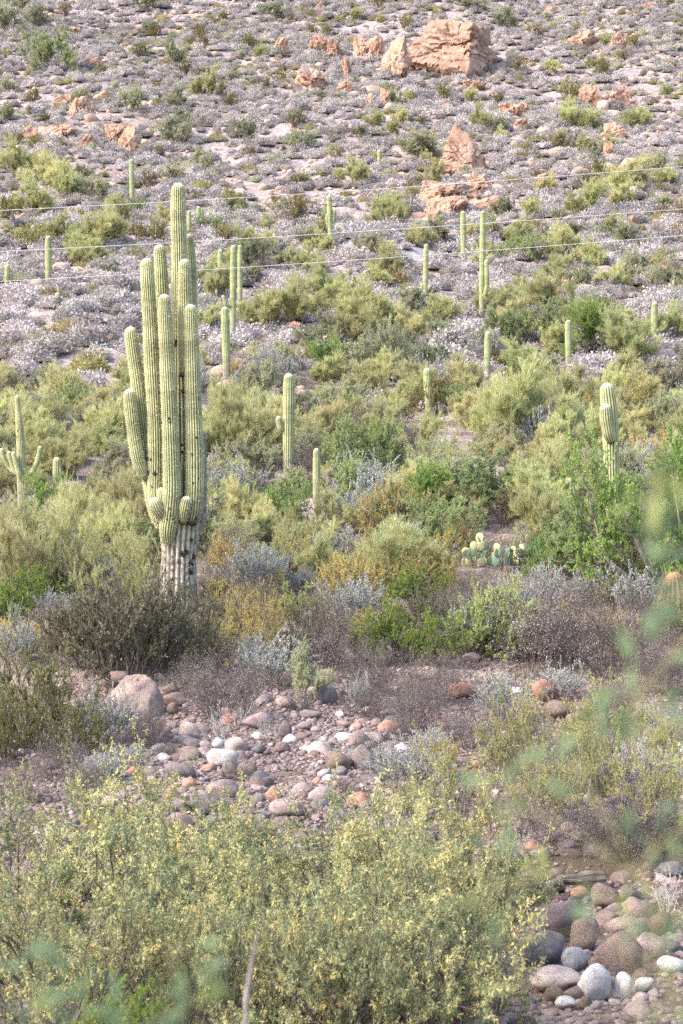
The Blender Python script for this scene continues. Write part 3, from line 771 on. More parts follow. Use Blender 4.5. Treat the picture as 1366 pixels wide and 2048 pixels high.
x, Y0, z = at(358, 45.0)
by = 1024 - z*FP/Y0 + 6
saguaro(358, by, Y0, [
    ('trunk', [(356, by, 37, 0), (357, 1150, 35, 0), (359, 1075, 37, 0), (364, 1000, 33, 0.1), (368, 900, 29, 0.1), (366, 800, 25, 0.1), (363, 700, 19, 0.1), (360, 600, 16, 0.1), (358, 480, 15.5, 0.1), (356, 420, 15, 0.1), (357, 365, 13.5, 0.1)],
     dict(bark=2.4, ribs=20, spr=6, depth=0.15, scars=[(366, 1105, 4), (372, 1100, 3), (376, 1104, 4), (369, 1110, 4), (384, 1080, 4), (388, 1112, 5), (382, 1125, 3), (378, 1140, 4), (386, 1128, 3), (384, 1145, 4), (378, 1155, 3), (374, 1165, 3), (352, 690, 4), (367, 742, 5), (368, 782, 5), (353, 683, 4), (366, 890, 3), (367, 905, 3), (362, 960, 4)])),
    ('arm', [(380, 1048, 12, -0.28), (385, 1030, 18, -0.32), (389, 990, 18.5, -0.34), (389, 900, 18, -0.34), (386, 800, 17, -0.34), (384, 700, 14.5, -0.34), (382, 650, 13.5, -0.34), (381, 606, 12.5, -0.34)],
     dict(joint=0.22, ribs=20, spr=6, scars=[(394, 1035, 4), (388, 935, 2.5), (396, 877, 2.5), (388, 910, 2.5), (390, 966, 3), (400, 957, 2), (400, 800, 2)])),
    ('arm', [(338, 1085, 10, -0.30), (334, 1064, 16, -0.42), (340, 1030, 17.5, -0.48), (344, 980, 17, -0.5), (342, 900, 16.5, -0.5), (338, 800, 15.5, -0.5), (333, 700, 14.5, -0.5), (330, 640, 13.5, -0.5), (328, 584, 11.5, -0.5)],
     dict(ribs=20, spr=6, scars=[(343, 840, 3), (345, 847, 2.5), (341, 965, 3), (345, 1018, 3), (340, 1038, 3), (352, 1038, 3), (353, 1044, 3), (346, 1030, 2)])),
    ('arm', [(322, 1060, 8, -0.05), (314, 1030, 13, -0.12), (310, 990, 15, -0.15), (312, 920, 16, -0.15), (311, 850, 16, -0.15), (305, 740, 15.5, -0.15), (299, 620, 14.5, -0.15), (295, 560, 14, -0.15), (293, 516, 12.5, -0.15)],
     dict(joint=0.1, ribs=20, spr=6, scars=[(298, 918, 3), (305, 920, 3), (300, 946, 5), (312, 948, 5), (307, 974, 2.5), (297, 672, 2)])),
    ('arm', [(334, 1000, 10, 0.42), (330, 950, 14, 0.5), (329, 800, 14, 0.5), (326, 650, 14, 0.5), (322, 540, 13, 0.5), (318, 486, 12, 0.5)], dict(ribs=18, spr=6)),
    ('arm', [(320, 1058, 9, 0.05), (307, 1025, 11, 0.08), (298, 970, 12.5, 0.1), (292, 900, 13, 0.12), (282, 820, 13.5, 0.12), (273, 750, 14, 0.12), (265, 695, 13.5, 0.12), (260, 649, 12, 0.12)], dict(joint=0.12, ribs=18, spr=6, scars=[(300, 1050, 4)])),
    ('arm', [(299, 958, 9, -0.08), (288, 951, 11.5, -0.16), (277, 925, 12.5, -0.2), (269, 880, 13, -0.2), (263, 830, 13, -0.2), (260, 800, 12.5, -0.2), (258, 774, 11, -0.2)], dict(joint=0.16, ribs=18, spr=6)),
    ('arm', [(366, 752, 9, -0.12), (370, 735, 12, -0.2), (371, 690, 13.5, -0.22), (370, 620, 13.5, -0.22), (369, 560, 13.5, -0.22), (369, 516, 12, -0.22)], dict(joint=0.14, ribs=18, spr=6)),
    ('arm', [(384, 800, 8, 0.42), (386, 700, 9.5, 0.5), (385, 600, 10, 0.5), (382, 520, 10, 0.5), (377, 464, 8.5, 0.5)], dict(ribs=16, spr=5)),
    ('arm', [(332, 1042, 6, -0.25), (324, 1032, 11, -0.5), (314, 1016, 14, -0.58), (304, 992, 12, -0.6)], dict(joint=0.1, ribs=16, spr=6)),
    ('arm', [(366, 1046, 6, -0.4), (367, 1030, 10, -0.52), (371, 1010, 12, -0.55), (376, 990, 9.5, -0.55)], dict(joint=0.1, ribs=16, spr=6)),
    ('arm', [(328, 1010, 7, -0.42), (324, 995, 9, -0.42), (321, 973, 8, -0.42)], dict(ribs=14, spr=6)),
    ('arm', [(396, 1070, 6, 0.3), (404, 1040, 9, 0.38), (405, 950, 10, 0.4), (403, 860, 8, 0.4)], dict(ribs=14, spr=6, bark=9)),
], 'tallest cactus, giant saguaro with many upright arms and a scarred grey base', near=True, spr=6, ds=0.05)

# other saguaros: (px, base py, top py, r px, label, arms)
SAGS = [
    (577, 982, 743, 10.5, 'slender saguaro with one small low pup on its left side', [[(568, 860, 5, -.05), (561, 858, 6, -.1), (558, 845, 6.5, -.1), (557, 832, 6, -.1)]]),
    (964, 655, 420, 6, 'tall thin saguaro with one arm hugging its right side', [[(967, 592, 3.5, -.2), (971, 590, 4.2, -.3), (974, 570, 4.6, -.3), (973, 516, 4.2, -.3)]]),
    (927, 525, 420, 5.2, 'thin single saguaro left of the thin one with an arm', []),
    (661, 508, 388, 4.6, 'saguaro with two short raised arms on the middle slope', [[(658, 452, 2.6, 0), (655, 448, 3.2, 0), (654, 436, 3.2, 0), (654, 428, 3, 0)], [(665, 446, 2.6, 0), (668, 442, 3.2, 0), (669, 430, 3.4, 0), (668, 418, 3, 0)]]),
    (851, 596, 488, 5, 'single saguaro in the grey gully with a tiny pup', [[(848, 586, 2.6, 0), (845, 580, 3, 0), (844, 566, 3, 0)]]),
    (731, 576, 538, 4.2, 'short saguaro at the edge of the grey gully', []),
    (264, 412, 317, 4.8, 'lone pole saguaro high on the left slope', []),
    (97, 572, 470, 6.2, 'dark green single saguaro left of the giant one', []),
    (14, 574, 526, 5, 'short saguaro at the left edge above the gravel mound', []),
    (115, 618, 582, 4.8, 'short saguaro on the pale gravel mound', []),
    (248, 582, 562, 4, 'tiny green saguaro left of the giant one', []),
    (378, 480, 420, 4.6, 'small saguaro just right of the giant one near its top', []),
    (398, 462, 411, 4.4, 'small straight saguaro further right of the giant one near its top', []),
    (441, 580, 497, 5, 'shortest saguaro of the trio right of the giant one', []),
    (466, 688, 490, 6.3, 'tall saguaro of the trio with a stub arm bent left', [[(459, 614, 3, -.1), (452, 610, 3.6, -.2), (448, 598, 4, -.2), (444, 588, 3.4, -.2)]]),
    (480, 622, 489, 5.2, 'plain thin saguaro at the right end of the trio', []),
    (453, 764, 611, 8.6, 'thick plain saguaro below the trio', []),
    (975, 758, 660, 7.2, 'stout single saguaro below the tall thin one with an arm', []),
    (1137, 738, 640, 7.2, 'stocky bare saguaro beside the leafy tree with grey trunk', []),
    (1308, 700, 601, 7, 'saguaro near the right edge above the yellow-green brush', []),
    (858, 838, 731, 7.6, 'leaning single saguaro in the middle of the flat', []),
    (633, 1035, 893, 6.6, 'thin saguaro half hidden in bushes right of the one with a pup', []),
    (600, 774, 748, 5.4, 'very short saguaro stub above the one with a pup', []),
    (759, 345, 300, 3.6, 'small faded saguaro left of the pointed orange rock', []),
    (114, 985, 914, 7.4, 'squat saguaro right of the five-armed one', []),
    (419, 442, 412, 2.6, 'tiny saguaro on the slope right of the giant one', []),
]
for px, pb, ptp, r, lab, arms in SAGS:
    x, Y, z = ground(px, pb)
    lean = RNG.uniform(-5, 5)*min(1, (pb - ptp)/150); r = r*RNG.uniform(.9, 1.12)
    h = pb - ptp
    if 'leaning' in lab: lean = -6
    tr = [(px + (lean if lab.startswith('slender') else 0)*0 + 0, pb + 4, r*0.88, 0), (px, pb - h*0.3, r*0.95, 0), (px + lean*0.3, pb - h*0.55, r*1.06, 0), (px + lean*0.6, pb - h*0.85, r, 0), (px + lean*0.7, ptp, r*0.85, 0)]
    near = h > 90 and Y < 110
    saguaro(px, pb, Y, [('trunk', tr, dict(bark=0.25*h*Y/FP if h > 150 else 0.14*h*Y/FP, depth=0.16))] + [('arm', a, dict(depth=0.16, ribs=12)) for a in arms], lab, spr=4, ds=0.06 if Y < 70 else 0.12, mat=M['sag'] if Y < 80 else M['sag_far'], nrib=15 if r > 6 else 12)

# five-armed saguaro at the left, forked stout saguaro at the right
x, Y, z = ground(44, 1022)
saguaro(44, 1024, Y, [
    ('trunk', [(46, 1028, 9.5, 0), (43, 960, 9.5, 0), (42, 900, 9, 0), (39, 850, 7.5, 0), (36, 820, 5.5, 0), (34, 791, 4.8, 0)], dict(bark=1.1, scars=[(37, 862, 1.6), (34, 874, 1.5), (44, 862, 1.2)])),
    ('arm', [(44, 959, 4.5, -.1), (40, 952, 5, -.2), (34, 935, 5, -.22), (29, 915, 5.2, -.22), (26, 902, 4.8, -.22)], dict(ribs=12, joint=.06)),
    ('arm', [(38, 950, 4, .05), (28, 940, 4.6, .05), (21, 920, 4.8, .05), (17, 899, 4.6, .05)], dict(ribs=12)),
    ('arm', [(36, 948, 4, .2), (20, 938, 4.6, .3), (8, 918, 4.8, .3), (2, 894, 4.6, .3)], dict(ribs=12)),
    ('arm', [(50, 950, 4.5, 0), (58, 949, 5, -.05), (67, 941, 5, -.1), (74, 925, 5, -.1), (79, 905, 5, -.1), (81, 889, 4.6, -.1)], dict(ribs=12, joint=.06))],
    'slender saguaro with five curved arms at the left edge of the flat', ds=0.05, nrib=16)
x, Y, z = ground(1222, 1075)
saguaro(1224, 1078, Y, [
    ('trunk', [(1224, 1080, 15, 0), (1223, 960, 15, 0), (1222, 880, 16, 0), (1219, 820, 16.5, 0), (1215, 790, 15.5, 0), (1213, 765, 13.5, 0)], dict(ribs=16, spr=6)),
    ('arm', [(1222, 882, 8, -.2), (1217, 868, 11, -.4), (1212, 840, 12.5, -.45), (1210, 805, 11.5, -.45)], dict(ribs=15, spr=6, joint=.1))],
    'forked stout saguaro with bold ribs rising behind the green tree', ds=0.05)

# barrel cacti
def barrel_mesh(mat, seed):
    rng = np.random.default_rng(seed)
    P = [(0, 0, -0.1), (0, 0, 0.25), (0, 0, 0.6), (0.01, 0, 1.0)]
    V, F, A, SV, SF = ribbed(P, [0.26, 0.30, 0.31, 0.25], 18, 5, 0.05, 0.16, rng, dome=1.3, bulge=0.02, tipw=0.4, spines=0.03, slen=0.10)
    Vs = np.concatenate([V, SV]); at_ = {k: np.concatenate([v, np.ones(len(SV)) if k == 'rib' else np.zeros(len(SV))]) for k, v in A.items()}
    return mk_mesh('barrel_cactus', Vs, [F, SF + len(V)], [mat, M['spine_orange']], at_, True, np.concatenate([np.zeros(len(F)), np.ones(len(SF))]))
BARREL = [barrel_mesh(M['barrel'], 1), barrel_mesh(M['barrel_red'], 2)]
BARR = [(374, 400, 10, 22, 0, 'golden barrel cactus close right of the giant saguaro top'), (387, 404, 11, 17, 0, 'second golden barrel cactus right of the giant saguaro top'),
        (377, 422, 11, 14, 1, 'reddish barrel cactus under the two golden ones'), (61, 612, 13, 15, 1, 'small red barrel cactus on the pale gravel mound'),
        (223, 690, 13, 20, 1, 'reddish barrel cactus beside the tan block on the mound'), (159, 664, 9, 9, 1, 'tiny red barrel cactus above the tan block on the mound'),
        (58, 230, 11, 20, 0, 'barrel cactus left of the upper rock cluster'), (555, 128, 8, 13, 1, 'barrel cactus near the small weathered rock high on the slope'),
        (548, 134, 7, 11, 1, 'second barrel cactus left of its twin high on the slope'), (515, 266, 7, 14, 0, 'upright barrel cactus alone on the slope centre'),
        (316, 350, 7, 9, 1, 'tiny red barrel cactus above the lone pole saguaro'), (1151, 120, 8, 15, 0, 'barrel cactus under the pale rounded rock'),
        (1166, 520, 9, 17, 0, 'larger barrel cactus on top of the broad orange boulder'), (1185, 522, 8, 10, 0, 'smaller barrel cactus on top of the broad orange boulder'),
        (1345, 568, 8, 11, 0, 'small barrel cactus at the right edge above the flat'), (1315, 455, 8, 11, 0, 'barrel cactus on the bare right slope'),
        (846, 728, 20, 11, 1, 'dry brown barrel cactus lying low in the flat'), (698, 16, 8, 9, 1, 'barrel cactus near the top edge of the slope'),
        (460, 201, 6, 11, 0, 'small barrel cactus high on the left slope'), (620, 444, 8, 9, 1, 'red barrel cactus left of the saguaro with raised arms')]
for px, py, w, h, v, lab in BARR:
    x, Y, z = ground(px, py); s = Y/FP
    if 'on top of the broad' in lab:
        x, Y, z = ground(px, 541); Y += 0.5; z = (1024 - py)/FP*Y
    put('barrel_cactus', BARREL[v], (x, Y, z), (RNG.uniform(-.1, .1), RNG.uniform(-.1, .1), RNG.uniform(0, 6)), (w*s/0.58, w*s/0.58, h*s*1.02), lab, 'cactus')
x, Y, z = at(1352, 41.5); s = Y/FP
put('barrel_cactus', BARREL[0], (x, Y, z), (0, -0.03, 0.6), (62*s/0.58, 62*s/0.58, (1024-1143)/FP*Y - z), 'big barrel cactus with orange spines at the right edge', 'cactus')

# ------------------------------------------------------------------ plants
def wood_mesh(name, lv, mat, kmin=3, upto=None):
    parts = []
    for i, (P, R, cl) in enumerate(lv[:upto]):
        V, F = tubes(P, R, 5 if i == 0 else (4 if i == 1 else kmin))
        parts.append((V, F, None))
    V, F, t = join(parts)
    return mk_mesh(name, V, F, [mat], None, True)

def plant(seed, names, g, lv_leaf, mats, upto=None, extra=None):
    """g: kwargs of grow.  lv_leaf: [(level, per, t range, length, width, mix, bias, clump weight)]."""
    rng = np.random.default_rng(seed)
    lv = grow(rng, **g)
    w = wood_mesh(names[0], lv, mats[0], upto=upto)
    parts = []
    for (k, per, tr, ln, wd, mix, bias, cw) in lv_leaf:
        P, R, cl = lv[k]
        parts.append(leaves(rng, P, cl, per, tr, ln, wd, mix, bias, cw))
    V, F, t = join(parts)
    lf = mk_mesh(names[1], V, F, [mats[1]], {'tint': t})
    allp = np.concatenate([p[0].reshape(-1, 3) for p in lv])
    w_ = np.percentile(np.hypot(allp[:, 0], allp[:, 1]), 96)*2; h_ = np.percentile(allp[:, 2], 98)
    return dict(parts=[(names[0], w), (names[1], lf)], w=w_, h=h_)

TREE, SHR = ('trunk', 'crown'), ('stem', 'foliage')
K = {}
K['palo'] = [plant(200+i, TREE, dict(stems=7, base_r=.15, lean=(10, 66), length=1.0, rad=.045, levels=[(5, .7, 32, .06), (6, .62, 34, .08), (5, .6, 30, .10)], wob=.16, bend=.02),
                   [(3, 28, (.0, 1), .22, .0105, .55, (0, 0, .45), .5), (2, 14, (.1, 1), .22, .0105, .55, (0, 0, .4), .5)], (M['green_bark'], M['palo_leaf']), upto=3) for i in range(3)]
K['palo_near'] = [plant(210+i, TREE, dict(stems=8, base_r=.15, lean=(8, 68), length=1.0, rad=.03, levels=[(5, .7, 34, .05), (6, .62, 36, .08), (5, .6, 34, .10)], wob=.18, bend=.02),
                   [(3, 44, (.0, 1), .085, .0048, .5, (0, 0, .4), .5), (2, 16, (.1, 1), .085, .005, .5, (0, 0, .4), .5)], (M['green_bark'], M['palo_leaf']), upto=4) for i in range(2)]
K['pgrey'] = [plant(220+i, TREE, dict(stems=7, base_r=.15, lean=(10, 55), length=.9, rad=.035, levels=[(5, .7, 35, .04), (6, .6, 38, .06), (4, .6, 35, .05)], wob=.2),
                    [(3, 40, (.0, 1), .075, .015, .35, (0, 0, .3), .5), (2, 14, (.2, 1), .075, .015, .35, (0, 0, .3), .5)], (M['bark'], M['greygreen_leaf']), upto=4) for i in range(3)]
K['green'] = [plant(240+i, TREE, dict(stems=6, base_r=.15, lean=(15, 65), length=1.0, rad=.045, levels=[(5, .7, 38, .03), (6, .6, 40, .02), (5, .55, 40, .0)], wob=.22),
                    [(3, 38, (.0, 1), .058, .021, .3, (0, 0, .15), .5), (2, 14, (.2, 1), .058, .021, .3, (0, 0, .15), .5)], (M['bark'], M['green_leaf']), upto=4) for i in range(3)]
K['bright'] = [plant(250+i, TREE, dict(stems=6, base_r=.15, lean=(10, 60), length=1.0, rad=.045, levels=[(5, .7, 38, .04), (6, .6, 40, .03), (4, .55, 40, .0)], wob=.22),
                    [(3, 34, (.0, 1), .05, .022, .3, (0, 0, .15), .6), (2, 8, (.2, 1), .05, .022, .3, (0, 0, .15), .6)], (M['bark'], M['bright_leaf']), upto=4) for i in range(2)]
K['creosote'] = [plant(260+i, SHR, dict(stems=16, base_r=.12, lean=(5, 55), length=.9, rad=.018, levels=[(4, .6, 28, .05), (5, .5, 32, .05)], wob=.16),
                       [(2, 34, (.1, 1), .055, .028, .4, (0, 0, .3), .5)], (M['dark_bark'], M['creosote_leaf'])) for i in range(3)]
K['jojoba'] = [plant(280+i, SHR, dict(stems=34, base_r=.45, lean=(5, 76), length=.9, rad=.018, levels=[(4, .62, 30, .07), (5, .5, 34, .08)], wob=.16),
                     [(2, 40, (.05, 1), .042, .020, .35, (0, 0, .45), .35)], (M['dark_bark'], M['jojoba_leaf'])) for i in range(2)]
K['yjojoba'] = [plant(290, SHR, dict(stems=34, base_r=.45, lean=(5, 76), length=.9, rad=.018, levels=[(4, .62, 30, .07), (5, .5, 34, .08)], wob=.16),
                      [(2, 38, (.05, 1), .044, .022, .35, (0, 0, .45), .45)], (M['dark_bark'], M['yjojoba_leaf']))]
K['twiggy'] = [plant(300+i, SHR, dict(stems=40, base_r=.4, lean=(5, 78), length=.8, rad=.012, levels=[(5, .6, 42, .0), (6, .55, 48, .0), (3, .5, 50, 0)], wob=.26),
                     [(3, 1, (.3, 1), .03, .014, .3, (0, 0, .3), .3)], (M['purple_twig'], M['bursage_leaf'])) for i in range(2)]
K['bleached'] = [plant(310, SHR, dict(stems=14, base_r=.15, lean=(5, 65), length=.6, rad=.014, levels=[(4, .6, 40, .05), (4, .55, 45, .05)], wob=.25),
                       [(2, 1, (.3, 1), .02, .01, .3, (0, 0, .3), .3)], (M['pale_twig'], M['lav_leaf']))]
K['lavender'] = [plant(320+i, SHR, dict(stems=26, base_r=.25, lean=(3, 52), length=.62, rad=.010, levels=[(4, .6, 28, .08), (4, .5, 30, .1)], wob=.16),
                       [(2, 26, (.05, 1), .036, .02, .4, (0, 0, .5), .4)], (M['twig'], M['lav_leaf'])) for i in range(2)]
K['golden'] = [plant(340+i, SHR, dict(stems=24, base_r=.3, lean=(5, 65), length=.75, rad=.012, levels=[(4, .62, 28, .06), (5, .5, 30, .08)], wob=.18),
                     [(2, 30, (.1, 1), .036, .016, .4, (0, 0, .35), .6)], (M['twig'], M['gold_leaf'])) for i in range(3)]
K['ygold'] = [plant(345+i, SHR, dict(stems=20, base_r=.3, lean=(5, 68), length=.75, rad=.014, levels=[(4, .62, 30, .05), (5, .52, 34, .06)], wob=.2),
                     [(2, 34, (.05, 1), .034, .013, .4, (0, 0, .3), .55)], (M['twig'], M['ygold_leaf'])) for i in range(3)]
K['lime'] = [plant(350+i, SHR, dict(stems=14, base_r=.2, lean=(8, 65), length=.8, rad=.022, levels=[(5, .62, 36, .04), (5, .55, 38, .05), (3, .5, 35, .05)], wob=.2),
                   [(3, 18, (.0, 1), .036, .022, .3, (0, 0, .3), .5)], (M['dark_bark'], M['lime_leaf'])) for i in range(2)]
K['mesquite'] = [plant(360+i, TREE, dict(stems=11, base_r=.4, lean=(5, 78), length=.8, rad=.02, levels=[(5, .66, 38, .07), (5, .6, 42, .03), (4, .55, 42, .0)], wob=.2),
                       [(3, 23, (.0, 1), .041, .0092, .25, (0, 0, -.3), .65), (2, 6, (.1, 1), .040, .0088, .25, (0, 0, -.3), .65)], (M['dark_bark'], M['mesq_leaf'])) for i in range(3)]

# low grey domes: brittlebush and bursage, one mesh each (seen a dozen pixels wide)
def dome_mesh(name, seed, nl, mats, lsize):
    rng = np.random.default_rng(seed)
    az = rng.uniform(0, 2*np.pi, nl); u = rng.uniform(0, 1, nl)**0.8
    el = np.arcsin(np.clip(1 - u, 0, 1)*0.98)
    lump = 1 + 0.28*vnoise(np.cos(az)*1.7 + 5, np.sin(az)*1.7 + 9, el*2.0, seed=seed)
    rr = lump*rng.uniform(0.72, 1.03, nl)
    D = np.stack([np.cos(az)*np.cos(el), np.sin(az)*np.cos(el), np.sin(el)], 1)
    B = D*rr[:, None]*np.array([.5, .5, .52])
    Dd = nrm(D*0.8 + rng.normal(0, .55, D.shape) + np.array([0, 0, .25]))
    S = nrm(np.cross(Dd, D + np.array([0, 0, .3]) + rng.normal(0, .45, D.shape)))
    L = (lsize*rng.uniform(.6, 1.3, nl))[:, None]
    V = np.stack([B, B + Dd*L*.5 + S*L*.26, B + Dd*L, B + Dd*L*.5 - S*L*.26], 1).reshape(-1, 3)
    F = np.arange(nl*4).reshape(nl, 4)
    cl = vnoise(D[:, 0]*2.2 + 3, D[:, 1]*2.2, D[:, 2]*2.2, seed=seed+3)*.5 + .5
    t = np.repeat(np.clip(.45*cl + .55*rng.uniform(0, 1, nl), 0, 1), 4)
    ns = 26
    a2 = rng.uniform(0, 2*np.pi, ns); e2 = rng.uniform(.15, 1.4, ns)
    d2 = np.stack([np.cos(a2)*np.cos(e2), np.sin(a2)*np.cos(e2), np.sin(e2)], 1)
    P = d2[:, None]*np.linspace(0, .5, 3)[None, :, None]
    V2, F2 = tubes(P, np.full((ns, 3), .006), 3)
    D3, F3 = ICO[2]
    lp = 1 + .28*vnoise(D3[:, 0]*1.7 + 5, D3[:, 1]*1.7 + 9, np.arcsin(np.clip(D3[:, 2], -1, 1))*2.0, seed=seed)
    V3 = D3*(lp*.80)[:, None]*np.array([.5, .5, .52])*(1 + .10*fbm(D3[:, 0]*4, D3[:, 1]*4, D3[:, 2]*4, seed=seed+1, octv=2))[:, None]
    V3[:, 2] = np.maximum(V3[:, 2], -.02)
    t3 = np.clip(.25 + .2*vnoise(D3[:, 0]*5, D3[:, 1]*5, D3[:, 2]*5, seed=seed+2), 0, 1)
    return mk_mesh(name, np.concatenate([V, V2, V3]), [F, F2 + len(V), F3 + len(V) + len(V2)], mats, {'tint': np.concatenate([t, np.full(len(V2), .4), t3])}, False, np.concatenate([np.zeros(len(F)), np.ones(len(F2)), np.zeros(len(F3))]))
BRITTLE = [dome_mesh('brittlebush', 400+i, 760, [M['brittle_leaf'], M['twig']], .10) for i in range(4)]
BURSAGE = [dome_mesh('bursage', 420+i, 700, [M['bursage_leaf'], M['purple_twig']], .085) for i in range(3)]
OLIVE = [dome_mesh('olive_bush', 430+i, 700, [M['creosote_leaf'], M['dark_bark']], .08) for i in range(2)]
GREEND = [dome_mesh('small_green_bush', 440+i, 700, [M['greygreen_leaf'], M['dark_bark']], .08) for i in range(2)]

def place(kind, name, px, py, wpx, hpx, label, cat, group=None, Y=None, v=None, rot=None):
    if Y is None: x, Y, z = ground(px, py)
    else: x, Y, z = at(px, Y)
    vs = K[kind]; vi = int(RNG.integers(len(vs))) if v is None else v
    d = vs[vi]
    s = Y/FP
    sw, sh = wpx*s/d['w'], hpx*s/d['h']
    sh = min(max(sh, sw*(0.42 if kind == 'mesquite' else 0.55)), sw*1.7)
    root = bpy.data.objects.new(name, None); COL.objects.link(root)
    root.location = (x, Y, z - 0.03*sh); root.scale = (sw, sw, sh)
    root.rotation_euler = (0, 0, RNG.uniform(0, 2*math.pi) if rot is None else rot)
    tag(root, label, cat, group)
    for nm, me in d['parts']:
        obj(nm, me, root)
    return root

LOOK = {'palo': ('palo_verde', 'yellow-green wispy palo verde', 'tree'), 'pgrey': ('desert_tree', 'grey-green bushy tree', 'tree'), 'green': ('green_tree', 'fresh green leafy tree', 'tree'),
        'bright': ('green_tree', 'bright green airy tree', 'tree'), 'creosote': ('creosote_bush', 'olive-brown creosote bush', 'shrub'), 'golden': ('golden_shrub', 'golden-flecked shrub', 'shrub'), 'lime': ('lime_shrub', 'bright lime-green shrub', 'shrub'),
        'lavender': ('silver_shrub', 'silvery shrub', 'shrub'), 'twiggy': ('leafless_shrub', 'brown leafless twiggy shrub', 'shrub'), 'jojoba': ('jojoba', 'dull grey-green dense shrub', 'shrub')}
SIZE = lambda w: 'small ' if w < 45 else '' if w < 90 else 'wide '
def auto(kind, px, py, w, h, **kw):
    nm, look, cat = LOOK[kind]
    lab = near_label(SIZE(w) + look, px, py - h/2)
    grp = None
    if lab is None:
        lab, grp = look + ' on the open desert slope', look + 's on the slope'
    place(kind, nm, px, py, w, h, lab, cat, grp, **kw)

